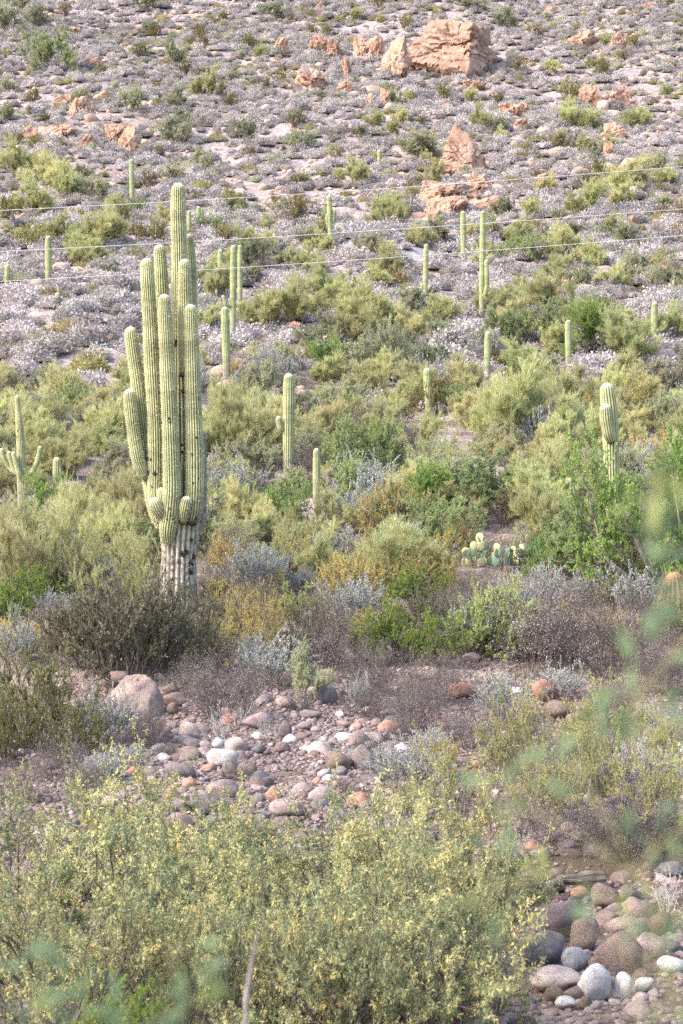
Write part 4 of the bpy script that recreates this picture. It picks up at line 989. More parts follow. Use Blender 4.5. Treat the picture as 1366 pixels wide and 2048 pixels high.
# hand placed from the photograph: (kind, px, base py, w, h)
P_, G_, L_, C_ = 'palo', 'pgrey', 'green', 'creosote'
HAND = [
 (G_, 14, 72, 62, 62), (G_, 70, 58, 52, 58), (L_, 98, 146, 105, 84), (G_, 290, 24, 62, 34), (C_, 312, 78, 44, 32), (G_, 346, 128, 46, 62), (C_, 400, 78, 36, 34), (C_, 280, 118, 46, 34), (C_, 372, 152, 40, 30),
 (P_, 416, 202, 68, 54), (G_, 262, 232, 62, 56), (G_, 14, 246, 44, 40), (G_, 354, 292, 80, 54), (G_, 488, 288, 52, 50), (G_, 590, 258, 46, 38), (G_, 602, 302, 70, 40), (G_, 406, 350, 54, 50), (G_, 345, 372, 46, 40),
 (P_, 42, 362, 100, 72), (P_, 95, 388, 110, 72), (P_, 142, 402, 72, 68), (P_, 60, 432, 92, 58), (P_, 126, 492, 78, 56), (P_, 202, 502, 104, 78), (P_, 236, 440, 48, 46), (P_, 330, 452, 48, 36), (P_, 20, 490, 60, 40),
 (C_, 500, 102, 50, 34), (G_, 542, 38, 56, 30), (C_, 555, 170, 46, 30), (C_, 650, 72, 34, 20),
 (C_, 760, 16, 50, 28), (G_, 940, 22, 58, 26), (G_, 1010, 58, 52, 40), (C_, 812, 62, 34, 32), (C_, 1070, 76, 40, 28), (P_, 1105, 148, 46, 28), (C_, 1150, 72, 26, 20), (C_, 1036, 146, 42, 34), (C_, 1270, 102, 40, 34),
 (C_, 1198, 156, 52, 40), (C_, 1140, 208, 56, 46), (P_, 1156, 258, 88, 50), (P_, 1276, 258, 68, 40), (C_, 884, 206, 48, 38), (P_, 965, 268, 48, 58), (P_, 1006, 286, 32, 28), (P_, 800, 252, 42, 36), (G_, 720, 276, 40, 22),
 (G_, 840, 318, 104, 48), (C_, 990, 216, 50, 28), (P_, 868, 372, 56, 46), (P_, 706, 372, 70, 52), (P_, 770, 452, 68, 58), (G_, 740, 512, 66, 44), (G_, 862, 492, 86, 46), (P_, 792, 462, 66, 54),
 (P_, 1126, 302, 58, 38), (P_, 1172, 300, 40, 30), (P_, 1252, 382, 116, 58), (P_, 1182, 427, 88, 60), (P_, 1240, 422, 58, 48), (P_, 1332, 372, 58, 34), (P_, 1066, 442, 48, 38), (P_, 1226, 472, 40, 46), (P_, 1322, 418, 44, 26),
 (C_, 1282, 506, 56, 24), (G_, 935, 395, 40, 14), (P_, 1290, 330, 30, 20), (G_, 640, 205, 34, 22), (P_, 470, 420, 50, 36), (P_, 540, 470, 44, 36), (G_, 610, 500, 60, 40), (P_, 640, 520, 60, 50), (G_, 560, 430, 50, 36),
 # mid flat
 (P_, 180, 535, 90, 62), (P_, 430, 600, 70, 60), (P_, 515, 668, 90, 70), (P_, 565, 662, 120, 96), (P_, 650, 606, 90, 66), (P_, 690, 600, 70, 50), ('bright', 655, 765, 92, 84), (G_, 640, 705, 110, 70), (P_, 430, 560, 56, 50),
 (G_, 760, 765, 124, 126), (P_, 730, 665, 110, 84), (P_, 880, 660, 90, 64), (G_, 835, 640, 84, 60), (L_, 1000, 700, 100, 74), (P_, 1010, 650, 110, 70), (P_, 1105, 640, 130, 84), ('bright', 1185, 726, 150, 120), (L_, 1085, 690, 110, 84),
 (P_, 1250, 730, 130, 96), (P_, 1330, 690, 90, 70), (G_, 1335, 790, 100, 66), (L_, 906, 832, 76, 54), (P_, 930, 800, 120, 80), (P_, 1050, 900, 200, 150), (P_, 1150, 860, 150, 110), (P_, 980, 860, 130, 90),
 (P_, 775, 870, 110, 76), (L_, 750, 985, 200, 140), ('bright', 700, 960, 150, 110), (P_, 880, 975, 150, 110), (L_, 940, 1035, 190, 125), ('bright', 860, 1060, 190, 130), (P_, 1130, 1000, 140, 120), (P_, 1200, 930, 90, 90),
 (P_, 70, 905, 120, 90), (P_, 140, 960, 130, 90), (G_, 225, 900, 110, 100), (L_, 150, 830, 110, 70), (L_, 70, 870, 80, 60), (P_, 215, 835, 80, 56), (P_, 490, 930, 150, 120), (P_, 440, 860, 90, 100), (G_, 530, 800, 110, 70),
 (P_, 540, 860, 90, 70), (L_, 470, 1040, 140, 90), (L_, 560, 1060, 120, 110), (P_, 430, 980, 90, 80), (P_, 640, 900, 90, 70), (G_, 690, 840, 110, 70), (G_, 610, 850, 80, 60), (P_, 300, 900, 90, 80),
 ('bright', 110, 1040, 120, 90), (L_, 20, 1075, 110, 70), (P_, 190, 1040, 110, 90), (L_, 1060, 1000, 90, 70), (P_, 20, 800, 70, 60), (G_, 90, 770, 60, 40), (P_, 250, 770, 60, 44),
 (L_, 690, 1030, 130, 110), (P_, 640, 1060, 120, 90), (P_, 720, 1075, 120, 80), (G_, 600, 1000, 80, 60), (L_, 790, 1010, 120, 100), (P_, 590, 1090, 110, 80),
 # beyond the wash bank
 (P_, 40, 1225, 260, 220), (P_, 150, 1215, 290, 220), (P_, 240, 1190, 190, 160), (P_, 285, 1215, 180, 130), (P_, 90, 1130, 180, 120), (P_, 460, 1130, 130, 100), (P_, 560, 1140, 120, 100), (L_, 420, 1120, 120, 110), ('bright', 560, 1075, 110, 110),
 (L_, 880, 1120, 170, 120), (L_, 790, 1080, 130, 110), ('bright', 1095, 1160, 110, 130), (L_, 1180, 1180, 190, 170), (L_, 1120, 1100, 130, 120),
]
LOOK['palo_near'] = LOOK['palo']
for kd, px, py, w, h in HAND:
    auto('palo_near' if kd == P_ and py > 960 else kd, px, py, w, h)
# the two big trees at the right and the tree with the grey trunk get their own words
place('bright', 'green_tree', 1305, 1200, 330, 330, 'largest leafy green tree, in front of the forked stout saguaro', 'tree', Y=46, v=0)
place('bright', 'green_tree', 1375, 1170, 260, 400, 'dark green tree cut by the right edge of the photo', 'tree', Y=49, v=1)

# near side shrubs of the far bank: (kind, name, px, py, w, h, label)
NEAR = [
 ('jojoba', 'jojoba', 255, 1362, 300, 200, 'tall dark shrub with tan dead leaves under the giant saguaro', 0), ('jojoba', 'jojoba', 180, 1345, 210, 150, 'dark dense shrub on the left flank of the tall dark one', 1), ('jojoba', 'jojoba', 300, 1330, 240, 150, 'dark shrub in front of the giant saguaro base', 1), ('jojoba', 'jojoba', 355, 1360, 210, 150, 'dark leaning side shrub right of the tall dark one', 1),
 ('yjojoba', 'jojoba', 60, 1500, 260, 190, 'big yellow-tinged shrub at the left edge of the wash', 0),
 ('yjojoba', 'jojoba', 20, 1530, 160, 130, 'lower yellow-tinged shrub in the left corner of the wash', 0),
 ('lavender', 'silver_shrub', 215, 1490, 140, 110, 'silver shrub between the yellow-tinged shrub and brown boulder', 0),
 ('lavender', 'silver_shrub', 30, 1340, 120, 90, 'silver shrub at the left edge above the yellow-tinged shrub', 1),
 ('twiggy', 'leafless_shrub', 450, 1440, 190, 140, 'brown leafless shrub right of the big brown wash boulder', 0),
 ('twiggy', 'leafless_shrub', 385, 1400, 130, 90, 'low brown leafless tangle behind the round wash boulder', 1),
 ('bleached', 'bleached_shrub', 440, 1475, 80, 60, 'bleached dead twigs above the white stone', 0), ('bleached', 'bleached_shrub', 535, 1480, 70, 90, 'white forked dead twigs standing among the cobbles', 0),
 ('lavender', 'silver_shrub', 550, 1375, 160, 95, 'pale sage-coloured shrub below the golden brush', 0), ('lavender', 'silver_shrub', 500, 1345, 120, 70, 'pale sage-coloured shrub left of the middle one', 1),
 ('golden', 'golden_shrub', 520, 1300, 150, 110, 'bright golden shrub right of the giant saguaro base', 0), ('golden', 'golden_shrub', 475, 1280, 110, 80, 'golden shrub beside the dark shrub top', 1),
 ('golden', 'golden_shrub', 690, 1200, 150, 90, 'golden shrub in the open middle above the lime bush', 2), ('golden', 'golden_shrub', 800, 1190, 170, 90, 'wide orange-gold shrub above the lime bush', 0), ('golden', 'golden_shrub', 900, 1200, 140, 80, 'golden shrub below the prickly pear clump', 1),
 ('green', 'green_tree', 600, 1245, 120, 70, 'grey-green bush among the golden shrubs', 2),
 ('golden', 'golden_shrub', 610, 1150, 120, 70, 'dull golden shrub up the slope from the golden brush', 2),
 ('lime', 'lime_shrub', 790, 1330, 160, 120, 'bright lime-green shrub in the middle of the far bank', 0), ('lime', 'lime_shrub', 885, 1335, 110, 150, 'taller lime-green shrub with dark bare stems', 1), ('lime', 'lime_shrub', 730, 1330, 90, 70, 'small lime-green shrub left of the other two lime ones', 1),
 ('green', 'green_tree', 1000, 1320, 160, 150, 'deep green bush between the lime shrub and brown tangle', 0),
 ('twiggy', 'leafless_shrub', 1100, 1340, 260, 170, 'large brown tangled shrub on the right of the far bank', 0), ('twiggy', 'leafless_shrub', 1230, 1350, 260, 200, 'largest brown tangled shrub left of the big barrel cactus', 1),
 ('twiggy', 'leafless_shrub', 1330, 1390, 170, 150, 'brown tangled shrub below the big barrel cactus', 0),
 ('twiggy', 'leafless_shrub', 740, 1400, 200, 120, 'grey-brown tangled shrub under the lime shrubs', 1), ('twiggy', 'leafless_shrub', 860, 1410, 160, 110, 'grey tangled shrub right of the one under the lime shrubs', 0), ('twiggy', 'leafless_shrub', 660, 1340, 150, 110, 'grey-brown bare shrub left of the lime shrubs', 0),
 ('pgrey', 'desert_tree', 610, 1410, 90, 120, 'thin green upright bush above the cobble bed', 1),
 ('lavender', 'silver_shrub', 820, 1590, 150, 100, 'silver shrub at the right end of the cobble bed', 0), ('lavender', 'silver_shrub', 765, 1560, 110, 60, 'smaller silver shrub touching the cobble bed', 1),
 ('lavender', 'silver_shrub', 1000, 1440, 120, 90, 'silver shrub below the deep green bush', 1), ('lavender', 'silver_shrub', 720, 1420, 60, 80, 'upright silver sprig shrub above the cobbles', 0), ('lavender', 'silver_shrub', 1120, 1400, 120, 70, 'silver shrub at the foot of the brown tangle', 0),
 ('lavender', 'silver_shrub', 1290, 1600, 170, 110, 'silver shrub at the right edge of the wash', 0),
 ('ygold', 'golden_shrub', 1010, 1580, 170, 170, 'tall yellow-green shrub right of the cobble bed', 0), ('ygold', 'golden_shrub', 920, 1640, 190, 150, 'wide yellow-green shrub in front of the silver one', 1), ('ygold', 'golden_shrub', 1160, 1640, 230, 200, 'biggest golden shrub above the driftwood log', 2),
 ('ygold', 'golden_shrub', 1290, 1660, 200, 160, 'golden shrub at the right edge above the boulder pile', 0), ('ygold', 'golden_shrub', 1080, 1560, 230, 180, 'pale yellow shrub behind the tall yellow-green one', 1), ('ygold', 'golden_shrub', 1240, 1560, 230, 190, 'pale yellow shrub between the golden ones on the right bank', 0),
 ('ygold', 'golden_shrub', 1090, 1650, 200, 120, 'low yellow shrub hanging over the dark boulders', 2), ('twiggy', 'leafless_shrub', 1150, 1590, 220, 130, 'grey twiggy shrub inside the golden ones', 0), ('twiggy', 'leafless_shrub', 1300, 1720, 180, 130, 'dry brown twigs at the right edge by the log', 1),
 ('twiggy', 'leafless_shrub', 1070, 1670, 150, 80, 'dry twigs over the thinner driftwood stick', 0), ('lavender', 'silver_shrub', 1340, 1500, 130, 90, 'silver shrub at the right edge above the golden shrubs', 1), ('ygold', 'golden_shrub', 1330, 1560, 150, 130, 'yellow shrub cut by the right edge', 2),
 ('twiggy', 'leafless_shrub', 290, 1500, 120, 70, 'low dry twigs below the largest brown boulder', 0), ('twiggy', 'leafless_shrub', 120, 1560, 150, 90, 'dry twigs around the dark slate-coloured boulder', 1), ('golden', 'golden_shrub', 1180, 1480, 110, 110, 'orange-flowered golden shrub in front of the silver ones', 1),
 ('ygold', 'golden_shrub', 800, 1640, 130, 80, 'low golden shrub at the mesquite top', 2),
 ('twiggy', 'leafless_shrub', 1210, 1740, 120, 90, 'grey dry twigs hanging under the driftwood log', 0), ('bleached', 'bleached_shrub', 1330, 1830, 130, 100, 'grey exposed roots at the right edge over the boulders', 0),
 ('yjojoba', 'jojoba', 150, 1525, 190, 120, 'yellow-tinged shrub right of the big one by the wash', 0), ('twiggy', 'leafless_shrub', 300, 1480, 120, 70, 'dry twigs spilling below the largest brown boulder onto the stones', 1), ('twiggy', 'leafless_shrub', 830, 1460, 170, 100, 'grey tangle closing the right end of the cobble bed', 0), ('twiggy', 'leafless_shrub', 740, 1435, 120, 70, 'grey twigs on the upper right edge of the cobbles', 1), ('golden', 'golden_shrub', 870, 1560, 120, 90, 'golden shrub at the right end of the cobble bed', 0), ('twiggy', 'leafless_shrub', 930, 1500, 150, 90, 'brown twigs behind the tall yellow-green shrub', 0),
 ('twiggy', 'leafless_shrub', 40, 1600, 130, 80, 'dark dry twigs at the left edge of the wash', 1), ('twiggy', 'leafless_shrub', 175, 1600, 110, 90, 'dark dry twigs above the mesquite on the left', 0),
 ('lavender', 'silver_shrub', 200, 1570, 90, 60, 'small silver sprigs between dark stone and mesquite', 1),
 ('twiggy', 'leafless_shrub', 1040, 1810, 70, 50, 'small dry tangle left of the tilted grey boulder', 1), ('twiggy', 'leafless_shrub', 1235, 1985, 60, 60, 'black bare twigs among the round boulders', 0),
]
for kd, nm, px, py, w, h, lab, v in NEAR:
    place(kd, nm, px, py, w, h, lab, 'tree' if kd in (L_, G_) else 'shrub', v=v % len(K[kd]))

# foreground mesquites on the near side of the wash
MESQ = [(90, 19.2, 380, 280, 'yellowing mesquite with an open top at the left end of the back row'), (330, 19.4, 380, 300, 'yellowing mesquite in front of the rusty red boulder'), (560, 19.5, 420, 200, 'yellowing mesquite in front of the reddish upright block'),
        (770, 19.4, 400, 270, 'yellowing mesquite under the smaller silver shrub'), (930, 18.8, 330, 270, 'yellowing mesquite left of the dark grey boulder by the log'),
        (40, 17.2, 430, 290, 'yellowing mesquite at the left edge of the middle row'), (260, 17.4, 500, 330, 'yellowing mesquite with dark forked stem in the middle row'), (490, 17.2, 480, 310, 'yellowing mesquite with a grey crossing branch in the middle row'),
        (720, 17.3, 500, 320, 'yellowing mesquite of the middle row below the silver shrub'), (915, 17.0, 360, 350, 'yellowing mesquite touching the round boulder pile'),
        (110, 13.8, 540, 400, 'nearest mesquite, behind the blurred twigs at lower left'), (350, 13.7, 560, 420, 'nearest mesquite, above the blurred lime bush'), (590, 13.8, 560, 430, 'nearest mesquite, right of the blurred grey stick'), (830, 13.9, 520, 420, 'nearest mesquite at the right of the front row'),
        (520, 14.3, 330, 210, 'low mesquite at the bottom edge right of the blurred grey stick'), (770, 14.4, 340, 230, 'low mesquite at the bottom edge below the middle row'), (950, 14.9, 300, 220, 'low mesquite at the bottom edge beside the boulder pile'),
        (60, 15.3, 360, 250, 'low mesquite filling the lower left gap'), (230, 15.6, 360, 250, 'low mesquite between the two nearest left ones'), (440, 15.5, 380, 250, 'low mesquite behind the blurred grey stick'), (680, 15.6, 380, 260, 'low mesquite in the lower middle gap'), (900, 15.4, 360, 270, 'low mesquite in the lower right gap by the boulders')]
for px, Y, w, h, lab in MESQ:
    place('mesquite', 'mesquite', px, 0, w, h, lab, 'tree', Y=Y)

# filler brush on the flat between the bank and the hill
rf = np.random.default_rng(77)
n = 0
grid = {}
while n < 390:
    Y = 48 + 100*rf.uniform()
    px = rf.uniform(-40, 1406)
    x, Y, z = at(px, Y)
    py = 1024 - z*FP/Y
    if px < 330 and py < 790 or px > 1090 and Y < 58 or rf.uniform() < .75*sstep(85, 112, Y): continue
    if 300 < px < 420 and Y < 62: continue
    w = rf.uniform(1.1, 2.3)*FP/Y
    if any(abs(px - a[0]) < w*.5 + 8 and py + 2 > a[1] and py - w*.75 < a[1] for a in SAGS + [(44, 1022), (1224, 1060), (985, 1112)] if a[1] > 560): continue
    key = (int(x/1.5), int(Y/1.6))
    if key in grid: continue
    grid[key] = 1; n += 1
    kd = rf.choice(['palo', 'pgrey', 'twiggy', 'lavender', 'golden', 'creosote', 'green'], p=[.50, .16, .08, .10, .07, .05, .04])
    nm, look, cat = LOOK[kd]
    place(kd, nm, px, 0, w, w*rf.uniform(.55, .85), f'low {look} filling the brush flat between bank and hill', cat, f'{look}s on the flat', Y=Y)

# undershrubs on the far bank between the named ones
n = 0
while n < 120:
    Y = rf.uniform(39, 54); px = rf.uniform(-30, 1396)
    x, Y, z = at(px, Y); py = 1024 - z*FP/Y
    if 215 < px < 330 and Y < 46 or 300 < px < 420 and Y < 48 or 890 < px < 1085 and Y > 46: continue
    key = ('b', int(x/.9), int(Y/1.0))
    if key in grid: continue
    grid[key] = 1; n += 1
    kd = rf.choice(['twiggy', 'lavender', 'golden', 'creosote', 'jojoba', 'lime'], p=[.36, .2, .2, .1, .09, .05])
    nm, look, cat = LOOK[kd]
    w = rf.uniform(.9, 1.8)*FP/Y
    place(kd, nm, px, 0, w, w*rf.uniform(.5, .75), f'low {look} in the thicket on the far bank', cat, f'{look}s in the bank thicket', Y=Y)

# ------------------------------------------------------------------ hillside bushes: about 300 largest as objects, the rest one stuff object
def scatter_stuff(name, pts, scl, rz, var, protos, kind='stuff'):
    me = bpy.data.meshes.new(name)
    me.vertices.add(len(pts)); me.vertices.foreach_set('co', np.asarray(pts, np.float32).ravel())
    for nm, a in (('sx', scl[:, 0]), ('sz', scl[:, 1]), ('rz', rz), ('var', var.astype(float))):
        t = me.attributes.new(nm, 'FLOAT', 'POINT'); t.data.foreach_set('value', np.asarray(a, np.float32))
    o = obj(name, me); tag(o, kind=kind)
    ng = bpy.data.node_groups.new(name, 'GeometryNodeTree')
    ng.interface.new_socket('Geometry', in_out='INPUT', socket_type='NodeSocketGeometry')
    ng.interface.new_socket('Geometry', in_out='OUTPUT', socket_type='NodeSocketGeometry')
    N, L = ng.nodes, ng.links
    gi = N.new('NodeGroupInput'); go = N.new('NodeGroupOutput'); jn = N.new('GeometryNodeJoinGeometry')
    def attr(k):
        a = N.new('GeometryNodeInputNamedAttribute'); a.data_type = 'FLOAT'; a.inputs['Name'].default_value = k; return a.outputs['Attribute']
    rot = N.new('ShaderNodeCombineXYZ'); L.new(attr('rz'), rot.inputs[2])
    sc = N.new('ShaderNodeCombineXYZ'); s1 = attr('sx'); L.new(s1, sc.inputs[0]); L.new(s1, sc.inputs[1]); L.new(attr('sz'), sc.inputs[2])
    va = attr('var')
    for i, p in enumerate(protos):
        oi = N.new('GeometryNodeObjectInfo'); oi.inputs['Object'].default_value = p; oi.transform_space = 'ORIGINAL'
        ip = N.new('GeometryNodeInstanceOnPoints')
        cm = N.new('FunctionNodeCompare'); cm.data_type = 'FLOAT'; cm.operation = 'EQUAL'; cm.inputs[1].default_value = i; cm.inputs['Epsilon'].default_value = 0.1
        L.new(va, cm.inputs[0])
        L.new(gi.outputs[0], ip.inputs['Points']); L.new(cm.outputs[0], ip.inputs['Selection']); L.new(oi.outputs['Geometry'], ip.inputs['Instance'])
        L.new(rot.outputs[0], ip.inputs['Rotation']); L.new(sc.outputs[0], ip.inputs['Scale'])
        L.new(ip.outputs[0], jn.inputs[0])
    L.new(jn.outputs[0], go.inputs[0])
    md = o.modifiers.new('scatter', 'NODES'); md.node_group = ng
    return o

def sample_hill(rng, n, Y0, Y1, umax, dens, gap):
    """n jittered points with density dens(x, Y) and a minimum gap."""
    cell = {}
    out = []
    tries = 0
    while len(out) < n and tries < n*6:
        tries += 1
        Y = math.sqrt(rng.uniform(Y0*Y0, Y1*Y1)); x = rng.uniform(-umax, umax)*Y
        out.append((x, Y))
    P = np.array(out)
    d = dens(P[:, 0], P[:, 1])
    P = P[rng.uniform(0, 1, len(P)) < d]
    keep = []
    for x, Y in P:
        k = (int(math.floor(x/gap)), int(math.floor(Y/gap)))
        if k in cell: continue
        cell[k] = 1; keep.append((x, Y))
    return np.array(keep)

rb = np.random.default_rng(31)
dens = lambda x, Y: np.clip(0.70 + 0.85*fbm(x*0.08, Y*0.06, seed=51), 0.28, 1) * sstep(80, 108, Y + 8*vnoise(x*.1, Y*.1, seed=9)) * np.where((x/Y < -0.085) & (Y < 112), 1.25, 1.0)
PB = sample_hill(rb, 34000, 82, 400, 0.215, dens, 0.82)
PB[:, 0] += rb.uniform(-.3, .3, len(PB)); PB[:, 1] += rb.uniform(-.3, .3, len(PB))
ZB = H(PB[:, 0], PB[:, 1])
big = np.clip(rb.lognormal(0.1, 0.28, len(PB)), .5, 1.9)
typ = np.where(rb.uniform(0, 1, len(PB)) < 0.74 + 0.2*fbm(PB[:, 0]*.05, PB[:, 1]*.05, seed=61), 0, 1)      # 0 brittlebush 1 darker
sub = rb.uniform(0, 1, len(PB))
pxs, pys = pix(PB[:, 0], PB[:, 1], ZB)
inview = (pxs > -10) & (pxs < 1376) & (pys > 0) & (pys < 900)
size = big/PB[:, 1]
order = np.argsort(-size*inview)
protos = {}
sets = [('brittlebush', BRITTLE, 0, 260), ('bursage', BURSAGE, 1, 130), ('olive_bush', OLIVE, 2, 80), ('small_green_bush', GREEND, 3, 60)]
cls = np.where(typ == 0, 0, np.where(sub < .55, 1, np.where(sub < .8, 2, 3)))
LAB = {'brittlebush': ('pale grey rounded brittlebush on the rocky slope', 'grey brittlebushes on the slope', 'shrub'), 'bursage': ('dull brown low bush on the rocky slope', 'dull brown bushes on the slope', 'shrub'),
       'olive_bush': ('small olive-yellow bush on the rocky slope', 'small olive bushes on the slope', 'shrub'), 'small_green_bush': ('small grey-green bush on the rocky slope', 'small green bushes on the slope', 'shrub')}
for nm, meshes, ci, cap in sets:
    idx = [i for i in order if cls[i] == ci]
    hero = [i for i in idx if inview[i]][:cap]
    hs = set(hero)
    rest = np.array([i for i in idx if i not in hs])
    pr = []
    for q, i in enumerate(hero):
        o = put(nm, meshes[q % len(meshes)], (PB[i, 0], PB[i, 1], ZB[i] - .03), (0, 0, rb.uniform(0, 6.28)), (big[i]*1.15, big[i]*1.15, big[i]*rb.uniform(.8, 1.2)), LAB[nm][0], LAB[nm][2], LAB[nm][1])
        if q < len(meshes): pr.append(o)
    if len(rest):
        pts = np.stack([PB[rest, 0], PB[rest, 1], ZB[rest] - .03], 1)
        sc = np.stack([big[rest]*1.15, big[rest]*1.15*rb.uniform(.7, 1.05, len(rest))], 1)
        scatter_stuff('distant_' + nm + '_vegetation', pts, sc, rb.uniform(0, 6.28, len(rest)), rb.integers(0, len(pr), len(rest)), pr)
print('hill bushes', len(PB))

# undergrowth between the shrubs of the flat: dry grass and twigs, one stuff object
def tuft_mesh(seed, mats, nb, h, w):
    rng = np.random.default_rng(seed)
    B = np.stack([rng.normal(0, .22, nb), rng.normal(0, .22, nb), np.zeros(nb)], 1)
    D = nrm(np.stack([rng.normal(0, .5, nb), rng.normal(0, .5, nb), np.ones(nb)], 1)); S = nrm(np.cross(D, rng.normal(0, 1, D.shape)))
    L = (h*rng.uniform(.4, 1.2, nb))[:, None]
    V = np.stack([B - S*w, B + S*w, B + D*L], 1).reshape(-1, 3)
    F = np.arange(nb*3).reshape(nb, 3)
    return mk_mesh('dry_grass', V, F, mats, {'tint': np.repeat(rng.uniform(0, 1, nb), 3)})
M['straw'] = leaf_mat('straw', [(0.0, (0.16, 0.13, 0.10)), (0.5, (0.30, 0.25, 0.19)), (1.0, (0.46, 0.40, 0.30))], 0.2, 0.3, 0.03)
TUFT = [obj('dry_grass', tuft_mesh(500+i, [M['straw']], 160, .28, .006)) for i in range(3)]
for i, o in enumerate(TUFT):
    o.location = at([640, 720, 980][i], [47, 50, 44][i]); tag(o, ['dry straw tuft below the golden shrubs', 'dry straw tuft above the lime bush', 'dry straw tuft by the deep green bush'][i], 'grass tuft')
PG = sample_hill(rb, 5200, 37, 105, 0.2, lambda x, Y: np.clip(.5 + .6*fbm(x*.3, Y*.3, seed=81), 0, 1), .45)
scatter_stuff('dry_grass_undergrowth', np.stack([PG[:, 0], PG[:, 1], H(PG[:, 0], PG[:, 1])], 1), np.stack([rb.uniform(.6, 1.5, len(PG)), rb.uniform(.5, 1.4, len(PG))], 1), rb.uniform(0, 6.28, len(PG)), rb.integers(0, 3, len(PG)), TUFT)

# dry twigs caught among the stones of the wash
n = 0
for px, py, w, kd in [(330, 1520, 60, 'twiggy'), (480, 1450, 80, 'bleached'), (600, 1425, 70, 'twiggy'), (470, 1560, 70, 'twiggy'), (640, 1500, 50, 'bleached'), (730, 1510, 80, 'twiggy'), (800, 1480, 90, 'twiggy'), (850, 1530, 110, 'lavender'),
                      (690, 1590, 60, 'twiggy'), (260, 1540, 80, 'lavender'), (1040, 1470, 110, 'twiggy'), (1230, 1440, 130, 'twiggy'), (960, 1480, 90, 'bleached'), (1110, 1690, 120, 'twiggy'), (1200, 1690, 130, 'twiggy'), (1270, 1730, 120, 'twiggy'), (1050, 1700, 90, 'bleached')]:
    nm, look = ('bleached_shrub', 'bleached dry twigs') if kd == 'bleached' else (LOOK[kd][0], 'low dry brown twigs' if kd == 'twiggy' else 'low silvery shrub')
    place(kd, nm, px, py, w, w*.62, near_label(look + ' among the stones', px, py) or look + ' among the stones', 'shrub')

# more bushes scattered over the whole slope
n = 0
while n < 110:
    px, py = rb.uniform(0, 1366), rb.uniform(4, 560)
    x, Y, z = ground(px, py)
    key = ('h', int(x/3.5), int(Y/5))
    if key in grid or any(abs(px - a) < 34 and abs(py - b) < 34 for a, b in ((905, 85), (925, 300), (905, 410), (345, 420))): continue
    grid[key] = 1; n += 1
    kd = rb.choice(['creosote', 'palo', 'pgrey', 'green'], p=[.45, .25, .25, .05])
    nm, look, cat = LOOK[kd]
    w = rb.uniform(1.4, 2.9)*FP/Y
    auto(kd, px, py, w, w*rb.uniform(.6, .85))

# ------------------------------------------------------------------ stones of the wash
def stone(px, py, w, h, kind, label, v=0, tilt=0.0, rz=None, cat='rock', depth=0.8, group=None):
    """py: foot of the stone in the photograph."""
    x, Y, z = ground(px, py); s = Y/FP
    W, Hh = w*s/2, h*s/2
    r = np.random.default_rng(int(px*7 + py))
    return put('boulder' if w > 40 else 'cobble', COB[kind][v % len(COBBLES)], (x, Y + W*depth*.6, z + Hh*.85), (r.uniform(-.2, .2), tilt, rz if rz is not None else r.choice([0, math.pi]) + r.uniform(-.35, .35)),
               (W*1.05, W*depth, Hh*1.45), label, cat, group)
_r = np.random.default_rng(12)
bpl = rand_planes(_r, 9, .6, .92)
bm_ = rough_rock('boulder', bpl, M['rock_brown'], 5, 1.1, .10, .03, (.3, .1, 1), 3.0, 55, cracks=.06)
x, Y, z = ground(266, 1440); k = Y/FP
pt = lambda px, py, dy: ((px - 266)*k, dy, (1440 - py)*k)
hull_rock('boulder', 266, 1440, [pt(206, 1424, .1), pt(209, 1405, .2), pt(228, 1385, .25), pt(250, 1356, .35), pt(272, 1350, .4), pt(292, 1356, .4), pt(308, 1374, .3), pt(322, 1404, .2), pt(328, 1434, .1), pt(300, 1446, -.25), pt(245, 1446, -.25),
                              pt(236, 1400, -.1), pt(270, 1385, -.12), pt(300, 1400, -.15), pt(262, 1400, 1.0), pt(310, 1430, .9), pt(220, 1430, .8)],
          'largest brown boulder at the edge of the wash under the dark shrub', 5, 'rock_brown', freq=2.2, amp=.05, strata=.02, sdir=(.3, .1, 1), sfreq=4, seed=55, cracks=.05)
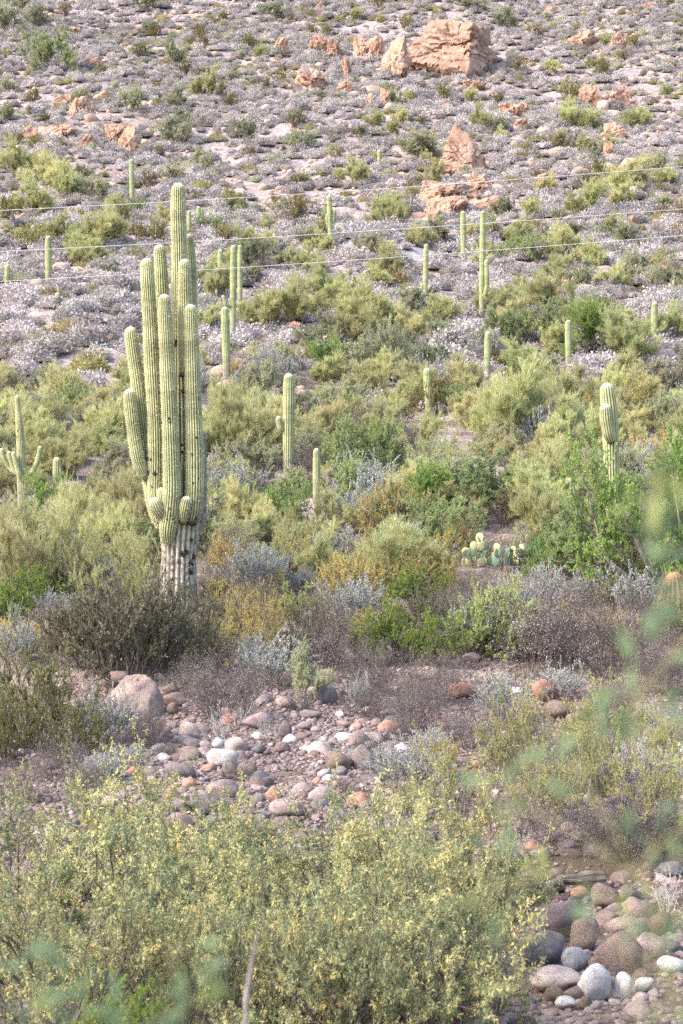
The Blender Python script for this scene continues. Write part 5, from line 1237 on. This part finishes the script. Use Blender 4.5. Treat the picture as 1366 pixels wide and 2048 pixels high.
STONES = [
 (443, 1538, 60, 46, 'white', 'white stone lying in the dry wash', 2, .25), (379, 1484, 46, 38, 'wash', 'round grey boulder between brown boulder and white stone', 4, 0),
 (200, 1560, 95, 56, 'dark', 'large dark slate-coloured boulder at the left of the wash', 1, .1), (358, 1560, 70, 34, 'wash', 'flat pinkish slab between dark boulder and white stone', 3, .25),
 (340, 1390, 40, 24, 'brown', 'angular brown stone right of the largest brown boulder', 5, 0), (350, 1415, 50, 30, 'brown', 'low brown stone half under the leafless tangle', 6, 0), (232, 1378, 60, 40, 'brown', 'reddish stone behind the largest brown boulder', 7, -.3),
 (345, 1430, 26, 30, 'wash', 'small grey stone tucked beside the largest brown boulder', 1, 0), (570, 1420, 44, 30, 'wash', 'grey-brown boulder at the top of the cobble bed', 0, .2), (520, 1462, 70, 40, 'wash', 'broad pinkish boulder behind the white forked twigs', 5, 0),
 (652, 1412, 48, 44, 'dark', 'dark boulder in shade under the grey tangle', 3, 0), (620, 1440, 44, 22, 'wash', 'flat grey stone at the top of the cobble bed', 2, .1), (607, 1462, 34, 18, 'wash', 'purple-grey flat stone in the cobble bed', 6, .1),
 (570, 1478, 26, 36, 'wash', 'upright grey stone beside the forked twigs', 8, 0), (565, 1510, 34, 26, 'wash', 'grey split stone below the forked twigs', 4, 0), (518, 1512, 30, 24, 'dark', 'dark stone right of the white stone', 5, 0),
 (705, 1466, 16, 16, 'white', 'small egg-shaped white stone on the cobble bed', 1, .8), (690, 1458, 34, 20, 'wash', 'grey oval stone left of the egg-shaped white one', 0, .1), (733, 1478, 32, 24, 'wash', 'pale pink rounded stone right of the egg-shaped white one', 3, 0),
 (705, 1480, 28, 12, 'white', 'flat whitish stone under the egg-shaped one', 4, 0), (772, 1438, 24, 18, 'wash', 'light brown oval stone at the top right of the cobbles', 2, 0), (782, 1462, 40, 30, 'dark', 'dark slanting stone at the right of the cobble bed', 6, -.6), (752, 1458, 26, 22, 'wash', 'pinkish stone beside the dark slanting one', 7, 0),
 (676, 1545, 58, 50, 'brown', 'large tan boulder at the lower cobble bed', 0, 0), (728, 1545, 50, 52, 'wash', 'large pale boulder next to the silver shrub', 8, .2), (682, 1556, 30, 24, 'dark', 'brown stone beneath the large tan boulder', 3, 0),
 (548, 1610, 34, 44, 'red', 'reddish upright block above the mesquite', 5, 0), (645, 1610, 60, 44, 'wash', 'pale grey flat boulder above the mesquite', 1, .1), (345, 1615, 44, 40, 'red', 'rusty red boulder at the mesquite top', 2, -.3),
 (400, 1605, 44, 24, 'wash', 'pinkish oval stone right of the rusty boulder', 3, 0), (446, 1600, 70, 40, 'wash', 'broad pink boulder above the mesquite', 6, 0), (575, 1640, 80, 40, 'wash', 'broad pale boulder at the mesquite edge', 4, 0), (410, 1630, 80, 40, 'wash', 'broad pinkish boulder behind mesquite leaves', 8, 0),
 (60, 1765, 70, 40, 'wash', 'grey boulder seen through the left mesquite', 1, .2), (30, 1820, 60, 34, 'wash', 'low brown boulder at the left edge in the mesquite', 2, 0), (20, 1520, 50, 22, 'brown', 'brown flat stone at the left edge of the wash', 5, 0), (100, 1540, 44, 26, 'wash', 'grey stone left of the dark slate-coloured boulder', 7, 0),
 (925, 1400, 64, 36, 'red', 'rusty orange boulder under the grey tangle', 4, .2), (1090, 1405, 60, 50, 'red', 'dark red boulder behind the golden shrubs', 3, 0), (1120, 1440, 64, 46, 'brown', 'rounded tan boulder behind the orange-flowered shrub', 0, 0), (1275, 1450, 40, 32, 'wash', 'pinkish round boulder at the right of the far bank', 2, 0),
 (945, 1325, 44, 20, 'wash', 'pale stone between the lime shrub and green bush', 6, 0), (995, 1435, 50, 40, 'wash', 'grey boulder under the silver shrub on the right', 5, 0), (1290, 1480, 44, 24, 'wash', 'low grey stone below the pinkish round boulder', 7, 0),
 (1340, 1540, 60, 36, 'brown', 'brown stone at the right edge of the far bank', 1, 0),
 (1085, 1745, 50, 34, 'dark', 'dark flat boulder in the undercut left of the log foot', 2, .1), (1195, 1740, 60, 36, 'dark', 'dark boulder in the undercut below the thick end of the log', 4, 0), (1250, 1735, 50, 40, 'brown', 'brown boulder in the undercut right of the log', 6, .2), (1070, 1712, 44, 30, 'red', 'rusty dark stone between log and thinner stick', 1, 0), (1110, 1790, 34, 24, 'wash', 'grey stone between the undercut and grey egg boulder', 0, 0), (1185, 1790, 30, 22, 'brown', 'brown stone between the undercut and the pile', 3, 0), (1260, 1810, 40, 30, 'wash', 'grey-pink stone left of the exposed roots', 5, 0),
 # bottom right pile
 (1118, 1888, 84, 78, 'wash', 'big tilted grey egg-shaped boulder at the top of the pile', 0, -.65), (1170, 1906, 62, 60, 'brown', 'tan boulder with a rusty patch leaning on the grey egg', 5, -.75), (1094, 1940, 74, 62, 'dark', 'purple-brown angular boulder on the left of the pile', 3, .3),
 (1112, 1990, 94, 48, 'wash', 'large oval grey-brown boulder low on the left of the pile', 1, .0), (1153, 1952, 44, 44, 'white', 'smooth pale boulder in the middle of the pile', 4, .4), (1190, 2008, 58, 62, 'white', 'whitish angular boulder at the centre of the pile', 6, 0),
 (1242, 1955, 72, 70, 'brown', 'big speckled brown boulder on the right of the pile', 8, .2), (1200, 1948, 32, 34, 'wash', 'small grey boulder between the whitish and speckled ones', 2, .2), (1305, 1925, 52, 46, 'wash', 'rounded grey boulder behind the leaves on the right', 7, 0),
 (1346, 1956, 52, 34, 'white', 'pale cream boulder at the right edge of the pile', 0, 0), (1288, 1990, 36, 30, 'white', 'tilted whitish oval stone right of the angular one', 5, .6), (1250, 2005, 30, 44, 'white', 'pale upright slab beside the whitish angular boulder', 3, .1),
 (1147, 2004, 40, 22, 'wash', 'lying grey stone left under the whitish boulder', 2, -.2), (1108, 2014, 34, 30, 'brown', 'brown stone under the large oval boulder', 6, -.2), (1132, 2028, 38, 26, 'white', 'cream stone below the small brown one by the mesquite', 1, 0), (1172, 2026, 22, 24, 'wash', 'small brown stone under the whitish boulder', 4, 0),
 (1193, 2026, 26, 18, 'wash', 'small striped stone next to the small brown one', 5, 0), (1212, 1820, 44, 44, 'brown', 'round tan boulder above the pile', 2, 0), (1160, 1800, 30, 24, 'red', 'rusty brown small stone above the grey egg', 7, -.4), (1152, 1775, 22, 20, 'wash', 'small round grey stone above the grey egg', 8, 0),
 (1115, 1760, 40, 26, 'wash', 'smooth grey stone under the driftwood log', 1, 0), (1027, 1755, 50, 56, 'dark', 'dark grey boulder left of the driftwood log', 0, .2), (1020, 1700, 44, 40, 'dark', 'dark boulder above the dark grey one', 4, 0), (1058, 1745, 18, 34, 'wash', 'small upright tan stone beside the dark grey boulder', 3, 0),
 (1145, 1735, 60, 34, 'brown', 'brown boulder in the shade beneath the log', 6, 0), (1050, 1672, 40, 20, 'wash', 'greyish flat stone above the dark boulders', 5, 0), (1135, 1668, 30, 26, 'wash', 'pinkish stone above the driftwood log', 7, 0), (1290, 1850, 40, 34, 'wash', 'tan boulder beneath the exposed roots', 8, 0),
 (1320, 1875, 44, 40, 'brown', 'brownish boulder under the exposed roots', 2, 0), (1345, 1760, 60, 40, 'dark', 'dark boulder at the right edge above the roots', 1, 0), (1330, 1720, 50, 30, 'brown', 'brown boulder at the right edge by the log', 3, 0),
]
taken = []
for (px, py, w, h, kd, lab, v, tl) in STONES:
    if py > 1780 and px > 1040: w, h = w*1.3, h*1.28
    stone(px, py, w, h, kd, lab, v, tl)
    taken.append((px, py - h/2, w/2, h/2))

# countable cobbles: the 280 largest as objects, the gravel under them as stuff
rc = np.random.default_rng(99)
Yc = rc.uniform(15.5, 39, 6000); pxc = rc.uniform(-20, 1386, 6000)
xc = (pxc - 683)/FP*Yc; zc = H(xc, Yc); pyc = 1024 - zc*FP/Yc
bed = np.clip(.45 + .9*fbm(xc*.35, Yc*.2, seed=44), .08, 1)*np.where((pxc > 300) & (pxc < 900) & (pyc > 1420) & (pyc < 1660), 1.6, 1.0)*np.where((pyc > 1690) & (pxc < 1000), .35, 1.0)*np.where((pyc < 1690) & ((pxc < 320) | (pxc > 820)), .35, 1.0)*np.where((pyc > 1690) & (pxc > 1000), 1.5, 1.0)
ok = (rc.uniform(0, 1, 6000) < bed)
sz = np.clip(rc.lognormal(-2.85, .6, 6000), .02, .24)
hero = []
cell = {}
for i in np.nonzero(ok)[0]:
    if any(abs(pxc[i]-a) < c*.9 and abs(pyc[i]-b) < d*.9 for a, b, c, d in taken): ok[i] = False; continue
    k = (int(xc[i]/.14), int(Yc[i]/.14))
    if k in cell: ok[i] = False; continue
    cell[k] = 1
ii = np.nonzero(ok)[0]
vis = (pyc > 1380) & (pyc < 2060) & ~((pyc > 1700) & (pxc < 980))
ii = ii[np.argsort(-(sz/Yc*np.where(vis, 1, .01))[ii])]
CK = ['wash', 'wash', 'wash', 'wash', 'brown', 'white', 'red', 'dark', 'wash', 'white']
WORDS = {'wash': 'smooth grey-pink cobble in the stony bed of the wash', 'brown': 'tan-brown cobble in the stony bed of the wash', 'white': 'whitish cobble in the stony bed of the wash', 'red': 'rusty cobble in the stony bed of the wash', 'dark': 'dark cobble in the stony bed of the wash'}
proto_c = []
for q, i in enumerate(ii[:285]):
    kd = CK[int(rc.integers(len(CK)))]
    if kd in ('red', 'white') and (Yc[i] < 26 or rc.uniform() < .4): kd = 'brown' if rc.uniform() < .5 else 'wash'
    if q < 9: kd = 'wash'
    r = sz[i]
    o = put('cobble', COB[kd][q % 9], (xc[i], Yc[i], zc[i] + r*.12), (rc.uniform(-.3, .3), rc.uniform(-.3, .3), rc.uniform(0, 6.28)), (r, r, r), WORDS[kd], 'rock', kd.replace('wash', 'grey-pink').replace('red', 'rusty') + ' cobbles in the wash')
    if q < 9: proto_c.append(o)
rest = ii[285:]
Yg = np.sqrt(rc.uniform(14.5**2, 40**2, 60000)); xg = rc.uniform(-.19, .19, 60000)*Yg
kp = rc.uniform(0, 1, 60000) < np.clip(.55 + .9*fbm(xg*.35, Yg*.2, seed=44), .15, 1)
xg, Yg = xg[kp], Yg[kp]
PX = np.concatenate([xc[rest], xg]); PY = np.concatenate([Yc[rest], Yg]); PS = np.concatenate([sz[rest], np.clip(rc.lognormal(-3.7, .4, len(xg)), .012, .06)])
scatter_stuff('wash_gravel', np.stack([PX, PY, H(PX, PY) + PS*.25], 1), np.stack([PS, PS*.9], 1), rc.uniform(0, 6.28, len(PX)), rc.integers(0, 9, len(PX)), proto_c)

# loose rubble on the hill, one stuff object of the small orange rock's shapes
_r = np.random.default_rng(15)
rub = []
for i in range(4):
    me = rough_rock('stone', rand_planes(_r, 8, .6, .95), M['rock_small'], 2, 1.5, .1, seed=140+i)
    px, py = [(700, 260), (980, 395), (240, 330), (1130, 350)][i]
    x, Y, z = ground(px, py)
    rub.append(put('stone', me, (x, Y, z + .15), (0, 0, i), (.5, .45, .4), ['loose orange stone below the finger rocks', 'loose orange stone on the rock terrace', 'loose tan stone under the streaked slab', 'loose tan stone right of the pointed rock'][i], 'rock'))
crx = [(905, 120, 90), (925, 360, 60), (905, 430, 60), (740, 180, 90), (620, 180, 60), (170, 260, 110), (1210, 200, 80), (1220, 300, 60), (1020, 250, 50), (1165, 550, 60), (1230, 90, 60)]
pts, ss = [], []
for cx, cy, sp in crx:
    for q in range(60):
        px, py = cx + _r.normal(0, sp*.8), cy + _r.normal(0, sp*.45) + 15
        if not (0 < py < 640): continue
        x, Y, z = ground(px, py); pts.append((x, Y, z)); ss.append(min(_r.lognormal(-1.1, .5), 1.1))
Pr = sample_hill(_r, 30000, 85, 390, .21, lambda x, Y: np.clip(.5 + .7*fbm(x*.05 + 8, Y*.05, seed=91), .05, 1), .36)
pts = np.concatenate([np.array(pts), np.stack([Pr[:, 0], Pr[:, 1], H(Pr[:, 0], Pr[:, 1])], 1)]); ss = np.concatenate([ss, np.clip(_r.lognormal(-1.75, .55, len(Pr)), .06, .7)])
scatter_stuff('hillside_rubble', pts, np.stack([ss, ss*.7], 1), _r.uniform(0, 6.28, len(pts)), _r.integers(0, 4, len(pts)), rub)

# ------------------------------------------------------------------ driftwood
def log_mesh(path, rad, seed, mat):
    P = np.array(path, float); R = np.array(rad, float)
    Q, r = smooth_path(P, R, .02)
    rng = np.random.default_rng(seed)
    n = len(Q); m = 56
    T = nrm(np.gradient(Q, axis=0)); U = nrm(np.cross(T, np.array([0.2, 1, .1]))); W = np.cross(T, U)
    a = np.arange(m)*2*np.pi/m
    A, S = np.meshgrid(a, np.arange(n)*.02)
    g = 1 + .34*fbm(np.cos(A)*1.6 + 3, np.sin(A)*1.6, S*2.2, seed=seed, octv=3) + .22*vnoise(np.cos(A + S*.8)*5, np.sin(A + S*.8)*5, S*.9, seed=seed+1) + .12*vnoise(np.cos(A + S)*11, np.sin(A + S)*11, S*1.5, seed=seed+2)
    rr = r[:, None]*g; rr[0] *= .3; rr[-1] *= .3
    V = Q[:, None] + (U[:, None]*np.cos(A)[..., None] + W[:, None]*np.sin(A)[..., None])*rr[..., None]
    idx = np.arange(n*m).reshape(n, m); nx = np.roll(idx, -1, 1)
    F = np.stack([idx[:-1], nx[:-1], nx[1:], idx[1:]], -1).reshape(-1, 4)
    return mk_mesh('driftwood', V.reshape(-1, 3), F, [mat], None, True)
x, Y, z = ground(1150, 1725); s = Y/FP
o = obj('driftwood', log_mesh([(-66*s, -.1, 2*s), (-50*s, 0, 20*s), (-20*s, .1, 33*s), (5*s, .1, 31*s), (25*s, .15, 34*s), (66*s, .2, 31*s)], [5*s, 9*s, 11*s, 10*s, 14*s, 15*s], 3, M['wood'])); o.location = (x, Y, z)
_x, _y, _z = at(1150, 22.0); o.location = (_x, _y, _z + .03)
tag(o, 'weathered grey driftwood log arching over the dark boulders', 'log')
x, Y, z = ground(1050, 1690); s = Y/FP
o = obj('driftwood', log_mesh([(-50*s, 0, 2*s), (0, .1, 14*s), (46*s, .1, 12*s)], [5*s, 8*s, 6*s], 5, M['wood'])); o.location = (x, Y, z)
_x, _y, _z = at(1040, 22.3); o.location = (_x, _y, _z + .1)
tag(o, 'thinner grey driftwood stick left of the arching log', 'log')

# ------------------------------------------------------------------ prickly pear
D5, F5 = ICO[3]
pad_me = {k: mk_mesh('pad', D5*np.array([.42, .07, .5])*(1 + .12*D5[:, 2:3]*np.array([1, 0, 0])) + np.array([0, 0, .5]), F5, [M['pad_' + k]], smooth=True) for k in ('green', 'yellow')}
def prickly(px, py, Y, n, label, spread):
    x, Y, z = at(px, Y)
    s = Y/FP
    root = bpy.data.objects.new('prickly_pear', None); COL.objects.link(root); root.location = (x, Y, z)
    tag(root, label, 'cactus')
    r = np.random.default_rng(int(px))
    tops = [(r.uniform(-spread, spread)*s, r.uniform(-.6, .6), 0.0) for k in range(max(3, n//4))]
    nodes = list(tops)
    for k in range(n):
        b = nodes[int(r.integers(len(nodes)))] if k >= len(tops) else tops[k]
        p = obj('pad', pad_me['yellow' if r.uniform() < .6 else 'green'], root)
        h = r.uniform(14, 21)*s
        th = r.normal(0, .38)
        p.location = b; p.rotation_euler = (r.normal(0, .15), th, r.normal(0, .7)); p.scale = (h, h, h)
        nodes.append((b[0] + math.sin(th)*h*.9, b[1] + r.uniform(-.05, .05), b[2] + math.cos(th)*h*.9))
    return root
prickly(985, 1112, 51.5, 60, 'prickly pear with yellow and blue-green pads, largest of the clump', 46)
prickly(1046, 1100, 51.8, 34, 'prickly pear behind green twigs on the right of the clump', 22)
prickly(925, 1108, 51.0, 18, 'small pale prickly pear on the left of the clump', 14)

# ------------------------------------------------------------------ cholla and wands
def cholla_mesh(seed, mat, nst, L, rad, lev, ln=.05):
    rng = np.random.default_rng(seed)
    lv = grow(rng, stems=nst, base_r=.05, lean=(0, 28), length=L, rad=rad, levels=lev, n=4, wob=.1)
    parts = []
    for P, R, cl in lv:
        R = R.copy(); R[:, 1:-1] *= 1.2; R[:, -1] = R[:, 0]*.5
        V, F = tubes(P, R, 6); parts.append((V, F, np.full(len(V), .3)))
        V, F, t = leaves(rng, P, cl, 60, (0, 1), ln, .012, .15, (0, 0, .1), .2)
        # spines start on the skin
        parts.append((V, F, np.clip(t + .35, 0, 1)))
    V, F, t = join(parts)
    return mk_mesh('cholla', V, F, [mat], {'tint': t})
CH = [cholla_mesh(600+i, M['cholla'], 3, .45, .045, [(4, .55, 45, .05), (3, .6, 50, .05)]) for i in range(2)]
CHG = cholla_mesh(610, M['chain'], 4, .7, .035, [(3, .55, 35, .12), (3, .55, 40, .12)], .03)
for px, py, w, h, lab in [(127, 772, 30, 34, 'pale teddy bear cholla at the foot of the gravel mound'), (1178, 330, 24, 20, 'white fuzzy cholla on the slope right of the pointed rock'), (1352, 105, 30, 26, 'white fuzzy cholla near the top right edge'),
                          (1323, 553, 26, 20, 'white fuzzy cholla right of the boulder with barrel cacti'), (806, 585, 22, 16, 'white fuzzy cholla in the grey gully'), (541, 553, 18, 18, 'pale cholla right of the saguaro trio'),
                          (142, 552, 18, 18, 'pale cholla right of the dark green single saguaro'), (988, 770, 40, 30, 'pale cholla at the foot of the stout saguaro'), (508, 800, 40, 40, 'grey-green cholla above the saguaro with a pup'), (1050, 950, 40, 30, 'pale cholla in the brush right of centre')]:
    x, Y, z = ground(px, py); s = Y/FP
    put('cholla', CH[px % 2], (x, Y, z), (0, 0, px), (w*s/1.0, w*s/1.0, h*s/.95), lab, 'cactus')
x, Y, z = ground(36, 1290); s = Y/FP
put('cholla', CHG, (x, Y, z), (0, 0, 1.0), (70*s/1.2, 70*s/1.2, 100*s/1.35), 'tall green chain cholla at the left edge under the palo verde', 'cactus')
x, Y, z = ground(640, 1120); s = Y/FP
put('cholla', CHG, (x, Y, z), (0, 0, 2.0), (60*s/1.2, 60*s/1.2, 60*s/1.35), 'grey-white cholla above the golden shrubs', 'cactus')

def wands(seed):
    rng = np.random.default_rng(seed)
    lv = grow(rng, stems=11, base_r=.06, lean=(4, 34), length=1.0, rad=.012, levels=[], n=7, wob=.05, bend=.02)
    return wood_mesh('ocotillo', lv, M['twig'])
OC = [wands(i) for i in (1, 2)]
for px, py, w, h, lab in [(190, 440, 36, 66, 'dry ocotillo wands left of the lone pole saguaro'), (156, 312, 30, 40, 'dry ocotillo wands below the rock cluster'), (330, 222, 24, 34, 'dry ocotillo wands on the upper left slope'), (185, 392, 50, 40, 'fan of dry ocotillo wands in the palo verdes'),
                          (530, 462, 40, 44, 'dry ocotillo wands left of the saguaro with raised arms'), (1068, 500, 44, 40, 'dry ocotillo wands below the rock terrace on the right'), (500, 340, 30, 40, 'dry ocotillo wands in the slope centre')]:
    x, Y, z = ground(px, py); s = Y/FP
    put('ocotillo', OC[px % 2], (x, Y, z), (0, 0, px), (w*s/.7, w*s/.7, h*s), lab, 'shrub')

# ------------------------------------------------------------------ power lines
for (y0, y1, sag, lab) in [(421, 333, 6, 'topmost pale power line crossing the slope'), (503, 418, 5, 'middle pale power line of three crossing the slope'), (563, 471, 5, 'lowest pale power line of three crossing the slope')]:
    Y = 78.0; k = Y/FP
    px = np.linspace(-1600, 2966, 60)
    t = px/1366
    py = y0 + (y1 - y0)*t + sag*(1 - (2*t - 1)**2)
    P = np.stack([(px - 683)*k, np.full(60, Y), (1024 - py)*k], 1)[None]
    V, F = tubes(P, np.full((1, 60), 0.58*k), 6)
    tag(obj('power_line', mk_mesh('power_line', V, F, [M['wire']], None, True)), lab, 'power line')

# ------------------------------------------------------------------ leafy twigs of the bush beside the photographer, rooted on the near bank
def near_bush(name, root, sprigs, label, seed, Yb, ls=1.0):
    name_big = seed == 5
    rng = np.random.default_rng(seed)
    rt = bpy.data.objects.new(name, None); COL.objects.link(rt); rt.location = root
    tag(rt, label, 'shrub')
    R0 = np.array(root)
    pts, cl = [], []
    polys = []
    hubs = [np.zeros(3)]
    for (px, py, dY, n, tn) in sprigs:
        Y = Yb + dY
        T = np.array([(px - 683)/FP*Y, Y, (1024 - py)/FP*Y]) - R0
        d = [np.linalg.norm(T - h) + (0.25 if h[2] > T[2] else 0) for h in hubs]
        h = hubs[int(np.argmin(d))]
        m = np.linspace(0, 1, 7)[:, None]
        c = h*(1-m) + T*m + np.sin(m*math.pi)*rng.normal(0, .03, 3)
        polys.append(c); hubs += [T, c[3]]
        for k in range(int(n*1.9) + 1):
            pts.append((T + rng.normal(0, .011, 3), tn + rng.uniform(-.15, .15)))
    V, F = tubes(np.array(polys), np.stack([np.linspace(.0014, .0011, 7) if q < (11 if name_big else 0) else np.linspace(.0007, .0005, 7) for q in range(len(polys))]), 5)
    obj('stem', mk_mesh('stem', V, F, [M['green_bark']], None, True), rt)
    Vs, Fs, ts = [], [], []
    for (p, tn) in pts:
        D = nrm(rng.normal(0, 1, 3) + np.array([0, 0, .2])); S = nrm(np.cross(D, rng.normal(0, 1, 3))); N3 = np.cross(D, S)
        L, W = rng.uniform(.018, .032), rng.uniform(.006, .0105)
        tt = np.array([0, .25, .55, .85, 1.0]); ww = np.array([.12, .8, 1.0, .6, .04])
        c = p + D*(tt[:, None]*L) + N3*(np.sin(tt*2.4)[:, None]*.004)
        o = sum(len(v) for v in Vs)
        Vs.append(np.concatenate([c - S*ww[:, None]*W*.5, c + S*ww[:, None]*W*.5 ]))
        Fs.append(np.array([[i, i+1, i+6, i+5] for i in range(4)]) + o); ts.append(np.full(10, tn))
    obj('foliage', mk_mesh('foliage', np.concatenate(Vs), np.concatenate(Fs), [M['near_leaf']], {'tint': np.concatenate(ts)}, True), rt)
near_bush('leafy_bush', (.34, 1.7, float(H(.34, 1.7))), [
    (1400, 2080, 0, 1, .5), (1385, 1850, 0, 2, .4), (1372, 1650, 0, 3, .35), (1362, 1450, 0, 3, .3), (1350, 1300, .0, 5, .2), (1338, 1215, 0, 5, .15), (1345, 1110, 0, 6, .12), (1300, 1060, .0, 4, .5), (1325, 1000, 0, 5, .72), (1355, 960, 0, 3, .6), (1300, 1370, 0, 2, .3),
    (1245, 1390, .1, 3, .35), (1180, 1455, .1, 3, .3), (1225, 1480, .1, 2, .3), (1100, 1520, .1, 2, .25), (1010, 1530, .1, 3, .35), (1000, 1640, .1, 3, .4), (1060, 1540, .15, 2, .5),
    (1285, 1670, .1, 4, .2), (1350, 1690, .1, 2, .7), (1290, 1770, .15, 3, .7), (1060, 1760, .1, 2, .75), (960, 1715, .1, 2, .25), (925, 1800, .1, 2, .7), (1140, 1800, .1, 2, .25),
    (1245, 1860, .1, 2, .2), (1330, 1885, .1, 2, .3), (1340, 1985, .15, 3, .8), (985, 1890, .1, 1, .3), (1325, 2035, .1, 2, .6), (1000, 1985, .1, 1, .5)],
    'out-of-focus leafy twigs very near the camera on the right', 5, 1.6)
near_bush('leafy_bush', (-.14, 1.8, float(H(-.14, 1.8))), [
    (200, 2200, 0, 1, .5), (110, 1925, 0, 3, .25), (40, 1975, 0, 3, .25), (160, 1990, .05, 3, .3), (270, 2000, .05, 3, .4), (350, 2020, .1, 3, .25), (60, 2030, 0, 3, .4), (420, 1930, .15, 2, .3), (380, 2040, .1, 3, .95), (250, 2040, 0, 3, .3), (450, 1995, .1, 3, .55), (100, 2040, .1, 2, .7)],
    'out-of-focus leafy twigs very near the camera at the lower left', 6, 1.65)
place('lime', 'lime_shrub', 255, 0, 250, 210, 'soft-focus lime-yellow bush at the bottom edge', 'shrub', Y=9.0, v=0)
x, Y, z = at(505, 4.6)
P = np.array([[(490-683)/FP*4.6, 4.6, z], [(492-683)/FP*4.6, 4.6, (1024-2000)/FP*4.6], [(505-683)/FP*4.6, 4.6, (1024-1920)/FP*4.6], [(516-683)/FP*4.6, 4.6, (1024-1868)/FP*4.6]])[None]
V, F = tubes(P, np.array([[.007, .006, .005, .0035]]), 8)
tag(obj('bare_stick', mk_mesh('bare_stick', V, F, [M['twig']], None, True)), 'blurred grey bare stick standing at the bottom edge', 'branch')
